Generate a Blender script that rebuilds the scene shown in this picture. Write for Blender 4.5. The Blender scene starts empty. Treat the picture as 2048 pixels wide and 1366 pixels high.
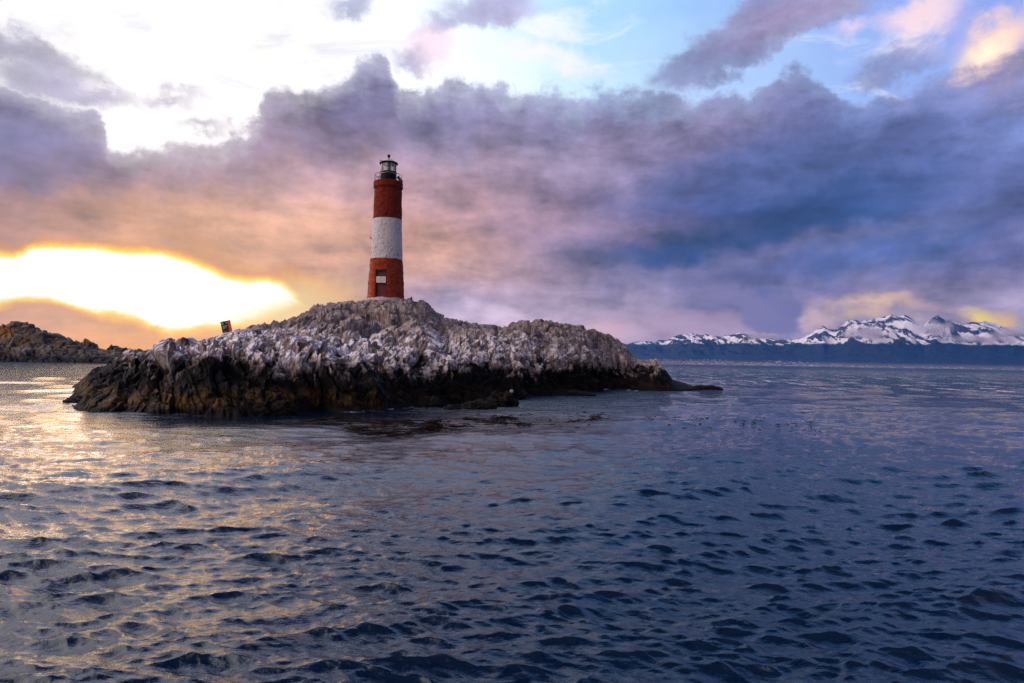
import bpy, bmesh, math, random
import numpy as np
from mathutils import Matrix, Vector

R = math.radians
rng = np.random.default_rng(7)
random.seed(7)
scene = bpy.context.scene
COL = scene.collection

# ------------------------------------------------------------------ camera
F = 1365.0                      # focal length in photo pixels (2048 wide)
CAM_H = 2.4
PITCH, ROLL = R(1.68), R(0.96)
cam_data = bpy.data.cameras.new("camera")
cam = bpy.data.objects.new("camera", cam_data)
COL.objects.link(cam)
cam_data.sensor_width = 36.0
cam_data.lens = 36.0 * F / 2048.0
cam_data.clip_start = 0.1
cam_data.clip_end = 90000.0
CM = Matrix.Rotation(R(90) + PITCH, 4, 'X') @ Matrix.Rotation(ROLL, 4, 'Z')
cam.matrix_world = Matrix.Translation((0, 0, CAM_H)) @ CM
scene.camera = cam
M3 = np.array([[CM[i][j] for j in range(3)] for i in range(3)])
CAMP = np.array([0.0, 0.0, CAM_H])


def ray(px, py):
    px = np.asarray(px, float); py = np.asarray(py, float)
    d = np.stack([(px - 1024) / F, -(py - 683) / F, -np.ones_like(px + py)], -1)
    return d @ M3.T


def at_depth(px, py, dep):      # point on the sight line at forward distance dep (y)
    d = ray(px, py)
    return CAMP + d * (np.asarray(dep, float) / d[..., 1])[..., None]


def at_z(px, py, z=0.0):
    d = ray(px, py)
    return CAMP + d * ((z - CAM_H) / d[..., 2])[..., None]


def azel(px, py):
    d = ray(px, py)
    n = np.linalg.norm(d, axis=-1)
    return np.degrees(np.arctan2(d[..., 0], d[..., 1])), np.degrees(np.arcsin(d[..., 2] / n))


# ------------------------------------------------------------------ render look
scene.view_settings.view_transform = 'Standard'
scene.view_settings.look = 'None'
scene.view_settings.exposure = 0.18
scene.view_settings.gamma = 1.0
scene.view_settings.use_curve_mapping = False
scene.cycles.max_bounces = 6
scene.cycles.diffuse_bounces = 2
scene.cycles.glossy_bounces = 3
scene.cycles.transmission_bounces = 4
scene.cycles.transparent_max_bounces = 8
scene.cycles.volume_bounces = 2
scene.cycles.pixel_filter_width = 1.0
scene.cycles.denoising_prefilter = 'FAST'


def lin(c, k=1.0):
    r = []
    for v in c[:3]:
        v = v / 255.0
        r.append((v / 12.92 if v <= 0.04045 else ((v + 0.055) / 1.055) ** 2.4) * k)
    return (r[0], r[1], r[2], 1.0)


# ------------------------------------------------------------------ node helper
class NT:
    def __init__(self, tree):
        self.t = tree
        tree.nodes.clear()

    def n(self, typ, **kw):
        nd = self.t.nodes.new(typ)
        for k, v in kw.items():
            setattr(nd, k, v)
        return nd

    def put(self, sock, v):
        if isinstance(v, bpy.types.NodeSocket):
            self.t.links.new(v, sock)
        elif v is not None:
            if isinstance(v, (tuple, list)) and len(v) == 3 and len(getattr(sock, 'default_value', (0, 0, 0))) == 4:
                v = (*v, 1.0)
            sock.default_value = v

    def m(self, op, a, b=None, c=None, clamp=False):
        nd = self.n('ShaderNodeMath', operation=op)
        nd.use_clamp = clamp
        self.put(nd.inputs[0], a)
        if b is not None: self.put(nd.inputs[1], b)
        if c is not None: self.put(nd.inputs[2], c)
        return nd.outputs[0]

    def v(self, op, a, b=None, scale=None):
        nd = self.n('ShaderNodeVectorMath', operation=op)
        self.put(nd.inputs[0], a)
        if b is not None: self.put(nd.inputs[1], b)
        if scale is not None: self.put(nd.inputs['Scale'], scale)
        return nd.outputs['Value'] if op in ('DOT_PRODUCT', 'LENGTH') else nd.outputs[0]

    def sstep(self, x, lo, hi, to0=0.0, to1=1.0):
        nd = self.n('ShaderNodeMapRange', interpolation_type='SMOOTHSTEP')
        self.put(nd.inputs['Value'], x)
        self.put(nd.inputs['From Min'], lo); self.put(nd.inputs['From Max'], hi)
        self.put(nd.inputs['To Min'], to0); self.put(nd.inputs['To Max'], to1)
        return nd.outputs[0]

    def lstep(self, x, lo, hi, to0=0.0, to1=1.0):
        nd = self.n('ShaderNodeMapRange')
        self.put(nd.inputs['Value'], x)
        self.put(nd.inputs['From Min'], lo); self.put(nd.inputs['From Max'], hi)
        self.put(nd.inputs['To Min'], to0); self.put(nd.inputs['To Max'], to1)
        return nd.outputs[0]

    def mix(self, f, a, b, blend='MIX'):
        nd = self.n('ShaderNodeMix', data_type='RGBA', blend_type=blend)
        nd.clamp_factor = True
        self.put(nd.inputs[0], f); self.put(nd.inputs[6], a); self.put(nd.inputs[7], b)
        return nd.outputs[2]

    def noise(self, vec, scale, detail=4.0, rough=0.5, dist=0.0, out=0, lac=2.0):
        nd = self.n('ShaderNodeTexNoise')
        self.put(nd.inputs['Vector'], vec)
        nd.inputs['Scale'].default_value = scale
        nd.inputs['Detail'].default_value = detail
        nd.inputs['Roughness'].default_value = rough
        nd.inputs['Distortion'].default_value = dist
        nd.inputs['Lacunarity'].default_value = lac
        return nd.outputs[out]

    def ramp(self, x, stops, interp='LINEAR'):
        nd = self.n('ShaderNodeValToRGB')
        self.put(nd.inputs[0], x)
        cr = nd.color_ramp
        cr.interpolation = interp
        while len(cr.elements) < len(stops):
            cr.elements.new(0.5)
        for e, (p, c) in zip(cr.elements, stops):
            e.position = p
            e.color = c if len(c) == 4 else (*c, 1.0)
        return nd.outputs[0]

    def curve(self, x, pts):
        nd = self.n('ShaderNodeFloatCurve')
        self.put(nd.inputs['Value'], x)
        cu = nd.mapping.curves[0]
        while len(cu.points) < len(pts):
            cu.points.new(0.5, 0.5)
        for p, (a, b) in zip(cu.points, sorted(pts)):
            p.location = (a, b)
            p.handle_type = 'AUTO'
        nd.mapping.use_clip = False
        nd.mapping.update()
        return nd.outputs[0]


# ------------------------------------------------------------------ sky (world)
SUN_AZ, SUN_EL = -27.0, 7.0
world = bpy.data.worlds.new("World")
scene.world = world
world.use_nodes = True
W = NT(world.node_tree)
tc = W.n('ShaderNodeTexCoord').outputs['Generated']
D = W.v('NORMALIZE', tc)
sx = W.n('ShaderNodeSeparateXYZ'); W.put(sx.inputs[0], D)
dx, dy, dz = sx.outputs
AZ0 = W.m('MULTIPLY', W.m('ARCTAN2', dx, dy), 180 / math.pi)
EL0 = W.m('MULTIPLY', W.m('ARCSINE', dz), 180 / math.pi)
# cloud layer coordinates: features shrink and flatten towards the horizon
den = W.m('ADD', W.m('MAXIMUM', dz, 0.0), 0.16)
cq = W.n('ShaderNodeCombineXYZ')
W.put(cq.inputs[0], W.m('DIVIDE', dx, den)); W.put(cq.inputs[1], W.m('DIVIDE', dy, den)); W.put(cq.inputs[2], 0.3)
Q = cq.outputs[0]
# sheared copy for wind-drawn streaks
mp = W.n('ShaderNodeMapping'); W.put(mp.inputs[0], D)
mp.inputs['Rotation'].default_value = (0, R(-22), 0)
mp.inputs['Scale'].default_value = (1.0, 1.0, 2.6)
S = mp.outputs[0]
n1 = W.noise(D, 5.0, 3.0, 0.5, out=1)
n2 = W.noise(D, 17.0, 8.0, 0.6, 0.0, out=1)
n3 = W.noise(S, 9.0, 8.0, 0.60, 0.2, out=1)
s1 = W.n('ShaderNodeSeparateXYZ'); W.put(s1.inputs[0], n1)
s2 = W.n('ShaderNodeSeparateXYZ'); W.put(s2.inputs[0], n2)
s3 = W.n('ShaderNodeSeparateXYZ'); W.put(s3.inputs[0], n3)
# the warp dies towards the horizon, where clouds are far and flat
damp = W.lstep(EL0, 0.0, 14.0, 0.42, 1.0)


def c0(s, k):   # centred noise * k
    return W.m('MULTIPLY', W.m('SUBTRACT', s, 0.5), k)


wa = W.m('ADD', W.m('ADD', c0(s1.outputs[0], 5.0), c0(s2.outputs[0], 5.0)), c0(s3.outputs[0], 6.0))
we = W.m('ADD', W.m('ADD', c0(s1.outputs[1], 2.0), c0(s2.outputs[1], 4.5)), c0(s3.outputs[1], 3.0))
AZ = W.m('ADD', AZ0, W.m('MULTIPLY', wa, damp))
EL = W.m('ADD', EL0, W.m('MULTIPLY', we, damp))
# calmer coordinates for hard-edged features
AZh = W.m('ADD', AZ0, W.m('MULTIPLY', wa, W.m('MULTIPLY', damp, 0.40)))
ELh = W.m('ADD', EL0, W.m('MULTIPLY', W.m('ADD', we, W.m('ADD', c0(s2.outputs[1], 2.0), W.m('ADD', c0(s3.outputs[2], 2.0), c0(W.noise(D, 46.0, 7.0, 0.6), 3.0)))), W.m('MULTIPLY', damp, 0.60)))
U = W.m('DIVIDE', W.m('ADD', AZ, 60.0), 120.0)
Uh = W.m('DIVIDE', W.m('ADD', AZh, 60.0), 120.0)

GX = [0, 171, 341, 512, 683, 853, 1024, 1195, 1365, 1536, 1707, 1877, 2048]
GY = [0, 60, 120, 180, 240, 300, 360, 420, 480, 540, 600, 660, 710]
GC = [
 [(160,150,195),(200,190,215),(245,240,245),(235,230,240),(120,130,185),(140,150,200),(160,135,185),(190,170,205),(170,150,190),(165,140,180),(160,130,160),(235,200,205),(255,215,200)],
 [(150,150,195),(190,180,210),(235,225,240),(235,225,240),(140,150,200),(155,150,200),(150,140,190),(170,160,200),(150,135,180),(160,130,160),(175,150,180),(235,190,190),(255,200,175)],
 [(140,140,190),(165,155,195),(200,190,215),(190,175,205),(125,120,175),(140,135,190),(150,145,195),(150,145,195),(140,130,180),(150,130,170),(150,150,200),(160,155,200),(215,165,175)],
 [(125,115,170),(150,140,185),(165,150,190),(140,125,170),(120,115,165),(130,125,175),(140,135,190),(145,140,195),(140,130,180),(135,125,175),(130,130,180),(130,130,185),(130,135,195)],
 [(105,105,160),(115,110,155),(150,130,165),(140,120,160),(120,105,155),(125,120,165),(140,130,180),(150,140,185),(145,125,170),(120,115,165),(110,110,160),(115,115,175),(145,155,220)],
 [(100,100,155),(115,105,150),(140,115,145),(160,130,155),(150,125,160),(150,130,170),(160,140,175),(160,140,180),(145,125,170),(105,105,160),(95,105,160),(105,110,170),(130,140,205)],
 [(110,95,140),(130,105,140),(155,120,140),(170,135,145),(185,145,160),(175,140,160),(165,135,165),(155,130,165),(110,105,155),(75,90,150),(80,95,155),(95,100,165),(125,125,190)],
 [(145,110,130),(160,120,130),(170,125,130),(180,135,135),(195,145,145),(200,150,150),(165,130,150),(125,105,150),(75,80,145),(50,75,140),(60,85,150),(95,105,160),(125,120,180)],
 [(170,120,110),(175,120,100),(175,125,110),(170,125,115),(190,140,135),(205,150,145),(170,130,150),(115,105,145),(42,70,135),(40,70,140),(60,85,145),(90,95,155),(110,105,160)],
 [(200,130,60),(220,150,60),(210,140,70),(190,125,60),(185,130,125),(205,160,165),(190,150,165),(150,120,150),(115,105,150),(100,95,150),(90,95,150),(105,100,150),(110,100,150)],
 [(190,130,90),(205,140,75),(220,160,70),(250,190,70),(215,150,105),(170,155,195),(195,165,195),(200,165,180),(160,135,165),(135,120,160),(150,125,160),(190,155,170),(195,165,190)],
 [(175,125,100),(190,135,95),(215,145,75),(240,180,90),(205,180,200),(210,185,210),(215,185,215),(215,175,190),(200,165,190),(150,130,170),(225,180,170),(235,185,160),(170,150,185)],
 [(180,130,100),(205,145,80),(245,170,60),(240,190,110),(215,190,215),(215,190,215),(205,185,215),(190,165,200),(175,155,200),(160,145,190),(150,140,190),(150,140,190),(150,140,190)],
]
GL = np.array([[lin(c)[:3] for c in row] for row in GC])


def grid_at(px, py):
    px = min(max(px, 0), 2048); py = min(max(py, 0), 710)
    i = min(int(np.searchsorted(GX, px, 'right')) - 1, len(GX) - 2)
    j = min(int(np.searchsorted(GY, py, 'right')) - 1, len(GY) - 2)
    a = (px - GX[i]) / (GX[i + 1] - GX[i]); b = (py - GY[j]) / (GY[j + 1] - GY[j])
    return (GL[j, i] * (1 - a) + GL[j, i + 1] * a) * (1 - b) + (GL[j + 1, i] * (1 - a) + GL[j + 1, i + 1] * a) * b


def to_px(az, el):
    a, e = math.radians(az), math.radians(el)
    d = np.array([math.sin(a) * math.cos(e), math.cos(a) * math.cos(e), math.sin(e)])
    c = d @ M3
    return 1024 - F * c[0] / c[2], 683 + F * c[1] / c[2]


rows = [0.3, 2.4, 4.8, 7.2, 9.6, 12.0, 14.4, 16.8, 19.2, 21.6, 24.0, 26.4, 28.8]
acc = None
azs = np.linspace(-40, 40, 17)
step = 2.4
for k, e in enumerate(rows):
    stops = []
    for a in azs:
        x, y = to_px(a, e)
        stops.append(((a + 60) / 120, tuple(grid_at(x, y))))
    rc = W.ramp(U, stops)
    # triangular weight in elevation
    if k == 0:
        w = W.lstep(EL, rows[0], rows[1], 1.0, 0.0)
    elif k == len(rows) - 1:
        w = W.lstep(EL, rows[-2], rows[-1], 0.0, 1.0)
    else:
        w = W.m('MAXIMUM', W.m('SUBTRACT', 1.0, W.m('DIVIDE', W.m('ABSOLUTE', W.m('SUBTRACT', EL, e)), step)), 0.0)
    if k == 1:
        w = W.m('MINIMUM', W.lstep(EL, rows[0], rows[1]), W.lstep(EL, rows[1], rows[2], 1.0, 0.0))
    term = W.v('SCALE', rc, scale=w)
    acc = term if acc is None else W.v('ADD', acc, term)
cloud = acc
CL_LATE = [(640, 480, 340, 64, -6, (214, 156, 122), 0.65), (200, 440, 320, 50, 0, (186, 128, 92), 0.55), (250, 250, 260, 40, 0, (112, 108, 150), 0.4)]
# billows inside the cloud: soft light and dark clumps
bil = W.m('ADD', W.m('MULTIPLY', s2.outputs[2], 0.5), W.m('MULTIPLY', s3.outputs[2], 0.9))
bil = W.m('ADD', bil, W.m('MULTIPLY', W.noise(Q, 1.1, 7.0, 0.6, 0.3), 0.6))
for (px_, py_, ax_, ay_, ro_, c_, k_) in [(1460, 482, 260, 42, 6, (34, 62, 116), 0.92), (1600, 425, 230, 46, 12, (50, 70, 122), 0.8), (1850, 470, 210, 40, 16, (75, 92, 152), 0.7),
                                         (1380, 545, 120, 16, 10, (95, 88, 140), 0.6), (1600, 330, 330, 50, 10, (88, 96, 152), 0.5), (1480, 520, 200, 9, 8, (168, 146, 180), 0.55),
                                         (1750, 545, 300, 14, 9, (150, 135, 175), 0.5), (1230, 300, 260, 40, 14, (165, 140, 175), 0.5), (1100, 440, 200, 22, -4, (185, 140, 160), 0.5)]:
    CL_LATE.append((px_, py_, ax_, ay_, ro_, c_, k_))

# clear sky behind the clouds
ZL = 1.0
c_lo = W.ramp(U, [(0.17, (0.97, 0.94, 0.92)), (0.36, (1.0, 0.97, 0.96)), (0.45, (1.1, 1.12, 1.16)), (0.50, (0.9, 1.0, 1.06)), (0.56, lin((200, 232, 250))),
                  (0.62, lin((190, 215, 250))), (0.70, lin((160, 190, 242))), (0.80, lin((140, 160, 230)))])
c_hi = W.ramp(U, [(0.17, (0.95, 0.96, 0.98)), (0.36, (0.96, 0.96, 1.0)), (0.48, lin((222, 242, 252))), (0.56, lin((165, 212, 245))),
                  (0.64, lin((150, 190, 240))), (0.72, lin((140, 165, 235))), (0.82, lin((140, 165, 235)))])
clear = W.mix(W.lstep(EL, 20.0, 29.0), c_lo, c_hi)
# thin veils of white cloud in the clear part
veil = W.sstep(W.noise(S, 7.0, 8.0, 0.62, 0.6), 0.50, 0.72)
clear = W.mix(W.m('MULTIPLY', veil, 0.6), clear, W.mix(W.sstep(AZ0, -16.0, -4.0), (0.66, 0.64, 0.72, 1), (1.05, 0.97, 0.98, 1)))


def curve_px(pts, ucoord):
    cp = []
    for (x, y) in pts:
        a, e = azel(x, y)
        cp.append(((float(a) + 60) / 120, float(e) / 40))
    return W.m('MULTIPLY', W.curve(ucoord, cp), 40.0)


top = curve_px([(-300, 150), (0, 150), (60, 165), (120, 195), (200, 230), (222, 290), (250, 302), (310, 303), (370, 290), (425, 290), (450, 260),
                (490, 252), (512, 230), (532, 198), (560, 185), (600, 196), (640, 172), (690, 138), (735, 122), (775, 132), (800, 190),
                (835, 184), (880, 158), (930, 160), (980, 166), (1040, 192), (1090, 184), (1150, 195), (1200, 180), (1260, 188),
                (1330, 192), (1400, 200), (1450, 186), (1500, 192), (1560, 165), (1610, 152), (1660, 185), (1725, 214), (1780, 185),
                (1860, 178), (1950, 168), (2100, 150), (2400, 100)], Uh)
field = W.m('SUBTRACT', top, ELh)


def ellipse(px, py, ax, ay, rot=0.0, hard=True):
    a, e = azel(px, py)
    A_, E_ = (AZh, ELh) if hard else (AZ, EL)
    u = W.m('SUBTRACT', A_, float(a)); v_ = W.m('SUBTRACT', E_, float(e))
    k = 0.042 * math.cos(math.radians(float(a))) ** 1.6
    sa, sb = ax * k, ay * k
    c, s = math.cos(R(rot)), math.sin(R(rot))
    p = W.m('ADD', W.m('MULTIPLY', u, c / sa), W.m('MULTIPLY', v_, s / sa))
    q = W.m('ADD', W.m('MULTIPLY', u, -s / sb), W.m('MULTIPLY', v_, c / sb))
    r = W.m('SQRT', W.m('ADD', W.m('MULTIPLY', p, p), W.m('MULTIPLY', q, q)))
    return W.m('MULTIPLY', W.m('SUBTRACT', 1.0, r), sb)


for (px, py, ax, ay, rot, c_, k_) in CL_LATE:
    f_ = W.sstep(ellipse(px, py, ax, ay, rot, c_[0] < 60), -1.3, 1.3)
    cloud = W.mix(W.m('MULTIPLY', f_, k_), cloud, lin(c_))
lum = W.v('DOT_PRODUCT', cloud, (0.3, 0.55, 0.15))
cloud = W.mix(W.m('MULTIPLY', W.sstep(EL0, 5.0, 13.0), 0.08), cloud, W.v('SCALE', (0.98, 0.98, 1.22), scale=lum))
cloud = W.v('MULTIPLY', W.v('SCALE', cloud, scale=W.lstep(bil, 0.74, 1.28, 0.38, 1.62)), W.mix(W.sstep(AZ0, -8.0, 16.0), (1.0, 0.99, 0.86, 1), (0.78, 0.87, 0.88, 1)))
for (px, py, ax, ay, rot) in [(30, 98, 150, 34, -8), (120, 160, 130, 34, -4), (690, 6, 42, 16, 0), (985, 14, 100, 34, 6), (880, 48, 50, 20, 30),
                              (1520, 58, 230, 56, 22), (1370, 118, 85, 24, 32), (1600, 30, 190, 50, 14), (1790, 130, 80, 30, 10),
                              (1985, 165, 190, 45, 5), (330, 193, 34, 7, 0), (400, 252, 22, 7, 0), (830, 120, 36, 16, 20)]:
    field = W.m('MAXIMUM', field, ellipse(px, py, ax, ay, rot))
alpha = W.m('ADD', W.m('MULTIPLY', W.sstep(field, -0.5, 0.45), 0.62), W.m('MULTIPLY', W.sstep(field, -0.9, 2.6), 0.38))
col = W.mix(alpha, clear, cloud)
# bright silver rim just outside/inside the upper cloud edge is thin cloud: lilac
# sunlit clumps at the upper right
for (px, py, ax, ay, rot, c_, k_) in [(1850, 30, 100, 52, 10, (255, 222, 222), 1.0), (1990, 82, 95, 62, 25, (255, 214, 190), 1.05), (1975, 100, 45, 28, 30, (255, 240, 200), 1.2),
                                      (1710, 60, 34, 18, 10, (255, 220, 225), 1.0), (860, 95, 60, 40, 0, (250, 225, 238), 1.0), (1090, 120, 150, 26, -12, (252, 244, 250), 1.0)]:
    f_ = W.sstep(ellipse(px, py, ax, ay, rot), -0.5, 1.3)
    col = W.mix(W.m('MULTIPLY', f_, 0.85), col, lin(c_, k_))
# small soft clouds low in the sky
for (px, py, ax, ay, rot, c_, k_) in [(962, 608, 16, 9, 0, (232, 205, 228), 0.8), (1027, 628, 24, 9, -10, (240, 215, 232), 0.8), (1220, 655, 40, 14, 0, (250, 205, 200), 0.6),
                                      (1400, 655, 190, 38, -4, (205, 165, 185), 0.5), (1560, 640, 75, 52, -25, (122, 112, 155), 0.9), (1480, 600, 120, 26, -25, (135, 120, 160), 0.7), (1525, 582, 26, 10, 0, (100, 95, 150), 0.8),
                                      (1760, 610, 90, 12, -4, (252, 205, 160), 0.85), (1725, 632, 40, 10, -6, (255, 205, 120), 0.9), (1640, 640, 30, 30, 0, (235, 195, 190), 0.7),
                                      (1975, 636, 50, 22, -6, (255, 200, 90), 0.95), (1950, 626, 22, 16, -40, (255, 225, 80), 1.0), (1700, 590, 22, 8, 0, (110, 100, 150), 0.7)]:
    f_ = W.sstep(W.m('ADD', ellipse(px, py, ax, ay, rot, False), W.m('ADD', c0(s3.outputs[0], 1.6), c0(s2.outputs[1], 1.6))), -0.5, 0.75)
    col = W.mix(W.m('MULTIPLY', f_, k_), col, lin(c_))
# the burning gap where the sun stands behind the cloud bank
hu = curve_px([(-600, 560), (-150, 520), (0, 512), (45, 510), (62, 498), (130, 497), (200, 502), (240, 508), (300, 509), (350, 516), (400, 534),
               (450, 552), (500, 563), (555, 566), (575, 578), (600, 605), (640, 640), (720, 680), (800, 700)], Uh)
hl = curve_px([(-600, 570), (-150, 608), (0, 605), (35, 594), (85, 590), (130, 602), (170, 616), (215, 628), (270, 638), (310, 650), (350, 656),
               (430, 654), (480, 644), (530, 630), (575, 612), (610, 600), (720, 590), (800, 585)], Uh)
ELg = W.m('ADD', EL0, W.m('MULTIPLY', we, 0.16))
hf = W.m('MINIMUM', W.m('SUBTRACT', hu, ELg), W.m('SUBTRACT', ELg, hl))
hf = W.m('ADD', W.m('ADD', hf, 0.28), W.m('ADD', c0(s3.outputs[1], 0.9), c0(s2.outputs[0], 0.9)))
hole_c = W.ramp(W.lstep(hf, -0.8, 0.8), [(0.0, lin((176, 118, 62))), (0.28, lin((214, 134, 30))), (0.46, lin((250, 176, 10))), (0.58, lin((255, 214, 50))), (0.68, lin((255, 240, 160))), (0.80, (1.0, 0.97, 0.88)), (1.0, (1.0, 0.97, 0.9))])
hole_k = W.sstep(hf, 0.0, 1.6, 1.0, 2.3)
hole_c = W.v('SCALE', hole_c, scale=hole_k)
hole_a = W.sstep(hf, -0.85, 0.15)
col = W.mix(hole_a, col, hole_c)
# warm veil at the right end of the gap
for (px, py, ax, ay, rot, c_, k_) in [(605, 585, 85, 38, -20, (226, 148, 44), 0.9), (480, 535, 120, 14, -22, (190, 128, 50), 0.7), (10, 520, 50, 20, -10, (205, 135, 35), 0.8)]:
    f_ = W.sstep(ellipse(px, py, ax, ay, rot, False), -1.0, 0.8)
    col = W.mix(W.m('MULTIPLY', W.m('MULTIPLY', f_, k_), W.m('SUBTRACT', 1.0, hole_a)), col, lin(c_))
gl = W.sstep(ellipse(560, 618, 150, 52, 14, True), -1.2, 2.2)
col = W.mix(W.m('MULTIPLY', gl, 0.75), col, lin((255, 228, 150)))
gl2 = W.sstep(ellipse(330, 700, 330, 40, 0, True), -1.5, 2.2)
col = W.mix(W.m('MULTIPLY', gl2, 0.6), col, lin((228, 145, 48)))

# overhead and behind the boat: unseen loose-clouded sky, brightness shaped for light and reflections
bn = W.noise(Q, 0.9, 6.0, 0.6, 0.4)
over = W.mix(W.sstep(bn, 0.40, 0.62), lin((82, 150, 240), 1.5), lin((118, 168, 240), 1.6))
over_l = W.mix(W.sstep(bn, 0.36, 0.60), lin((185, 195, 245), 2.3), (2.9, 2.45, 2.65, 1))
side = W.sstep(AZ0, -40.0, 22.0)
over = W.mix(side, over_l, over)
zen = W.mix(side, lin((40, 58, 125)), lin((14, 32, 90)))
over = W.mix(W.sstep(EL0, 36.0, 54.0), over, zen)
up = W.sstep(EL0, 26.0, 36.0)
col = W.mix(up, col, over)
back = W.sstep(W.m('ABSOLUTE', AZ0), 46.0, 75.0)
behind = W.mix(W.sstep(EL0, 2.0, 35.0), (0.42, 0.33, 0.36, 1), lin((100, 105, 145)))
key = W.m('MULTIPLY', W.sstep(W.m('ABSOLUTE', W.m('SUBTRACT', AZ0, -105.0)), 28.0, 62.0, 1.0, 0.0), W.m('MULTIPLY', W.sstep(EL0, 4.0, 22.0), W.sstep(EL0, 48.0, 70.0, 1.0, 0.0)))  # bright patch added out of view as key light on rock and tower
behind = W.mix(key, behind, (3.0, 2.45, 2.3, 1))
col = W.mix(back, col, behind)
# Nishita dusk sky underneath everything
sky = W.n('ShaderNodeTexSky', sky_type='NISHITA')
sky.sun_disc = False
sky.sun_elevation = R(SUN_EL)
sky.sun_rotation = R(SUN_AZ)
bg1 = W.n('ShaderNodeBackground'); W.put(bg1.inputs[0], sky.outputs[0]); bg1.inputs[1].default_value = 0.006
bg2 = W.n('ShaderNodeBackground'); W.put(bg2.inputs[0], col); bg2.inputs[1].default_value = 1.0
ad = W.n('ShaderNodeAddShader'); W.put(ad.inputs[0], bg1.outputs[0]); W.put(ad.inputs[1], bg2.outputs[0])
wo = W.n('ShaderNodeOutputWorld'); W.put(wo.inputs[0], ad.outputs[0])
world.cycles.sampling_method = 'MANUAL'
world.cycles.sample_map_resolution = 1024

# ------------------------------------------------------------------ sun
sl = bpy.data.lights.new("sun", 'SUN')
sl.energy = 0.25
sl.angle = R(22)
sl.color = (1.0, 0.56, 0.22)
sun = bpy.data.objects.new("sun", sl)
COL.objects.link(sun)
a_, e_ = R(SUN_AZ), R(SUN_EL)
sdir = Vector((math.sin(a_) * math.cos(e_), math.cos(a_) * math.cos(e_), math.sin(e_)))
sun.rotation_euler = sdir.to_track_quat('Z', 'Y').to_euler()
sun.location = (-20, 20, 30)


# ------------------------------------------------------------------ mesh helpers
def tag(o, label=None, cat=None, group=None, kind=None):
    if label: o['label'] = label
    if cat: o['category'] = cat
    if group: o['group'] = group
    if kind: o['kind'] = kind
    return o


def new_obj(name, me, mat=None, parent=None, smooth=False):
    o = bpy.data.objects.new(name, me)
    COL.objects.link(o)
    if mat is not None:
        me.materials.append(mat)
    if smooth:
        me.polygons.foreach_set('use_smooth', [True] * len(me.polygons))
    if parent is not None:
        o.parent = parent
    return o


def empty(name, loc, rz=0.0):
    o = bpy.data.objects.new(name, None)
    COL.objects.link(o)
    o.location = loc
    o.rotation_euler = (0, 0, rz)
    o.empty_display_size = 0.3
    return o


def grid_mesh(name, P, attrs=None, wrap=False, flip=False):
    """P: (rows, cols, 3) array -> quad grid mesh."""
    nr, nc = P.shape[:2]
    me = bpy.data.meshes.new(name)
    me.vertices.add(nr * nc)
    me.vertices.foreach_set('co', P.reshape(-1).astype(np.float32))
    r = np.arange(nr - 1)[:, None]
    c = np.arange(nc if wrap else nc - 1)[None, :]
    c2 = (c + 1) % nc
    q = np.stack([r * nc + c, r * nc + c2, (r + 1) * nc + c2, (r + 1) * nc + c], -1).reshape(-1, 4)
    if flip:
        q = q[:, ::-1]
    nq = len(q)
    me.loops.add(nq * 4)
    me.loops.foreach_set('vertex_index', q.reshape(-1).astype(np.int32))
    me.polygons.add(nq)
    me.polygons.foreach_set('loop_start', np.arange(0, nq * 4, 4, dtype=np.int32))
    for k, v in (attrs or {}).items():
        at = me.attributes.new(k, 'FLOAT', 'POINT')
        at.data.foreach_set('value', v.reshape(-1).astype(np.float32))
    me.update(calc_edges=True)
    me.validate()
    return me


def bm_mesh(name, bm):
    bmesh.ops.recalc_face_normals(bm, faces=bm.faces)
    me = bpy.data.meshes.new(name)
    bm.to_mesh(me)
    bm.free()
    return me


def bm_box(bm, c, s, rot=None, bev=0.0):
    r = bmesh.ops.create_cube(bm, size=1.0)
    vs = r['verts']
    for v in vs:
        v.co = Vector((v.co.x * s[0], v.co.y * s[1], v.co.z * s[2]))
    if bev:
        es = list({e for v in vs for e in v.link_edges})
        bb = bmesh.ops.bevel(bm, geom=es, offset=bev, segments=1, affect='EDGES')
        vs = list({v for v in bb['verts']} | {v for v in vs if v.is_valid})
    for v in vs:
        co = v.co
        if rot is not None:
            co = rot @ co
        v.co = co + Vector(c)
    return vs


def bm_tube(bm, a, b, r0, r1=None, seg=10):
    a, b = Vector(a), Vector(b)
    r1 = r0 if r1 is None else r1
    d = b - a
    q = d.to_track_quat('Z', 'Y')
    r = bmesh.ops.create_cone(bm, cap_ends=True, segments=seg, radius1=r0, radius2=r1, depth=d.length)
    for v in r['verts']:
        v.co = q @ v.co + (a + b) / 2


def bm_lathe(bm, prof, seg=64, cx=0, cy=0):
    rings = []
    for (r, z) in prof:
        if r < 1e-5:
            rings.append([bm.verts.new((cx, cy, z))])
        else:
            rings.append([bm.verts.new((cx + r * math.cos(2 * math.pi * k / seg), cy + r * math.sin(2 * math.pi * k / seg), z)) for k in range(seg)])
    for A, B in zip(rings, rings[1:]):
        for k in range(seg):
            k2 = (k + 1) % seg
            if len(A) == 1 and len(B) == 1: continue
            if len(A) == 1: bm.faces.new((A[0], B[k2], B[k]))
            elif len(B) == 1: bm.faces.new((A[k], A[k2], B[0]))
            else: bm.faces.new((A[k], A[k2], B[k2], B[k]))


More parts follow.
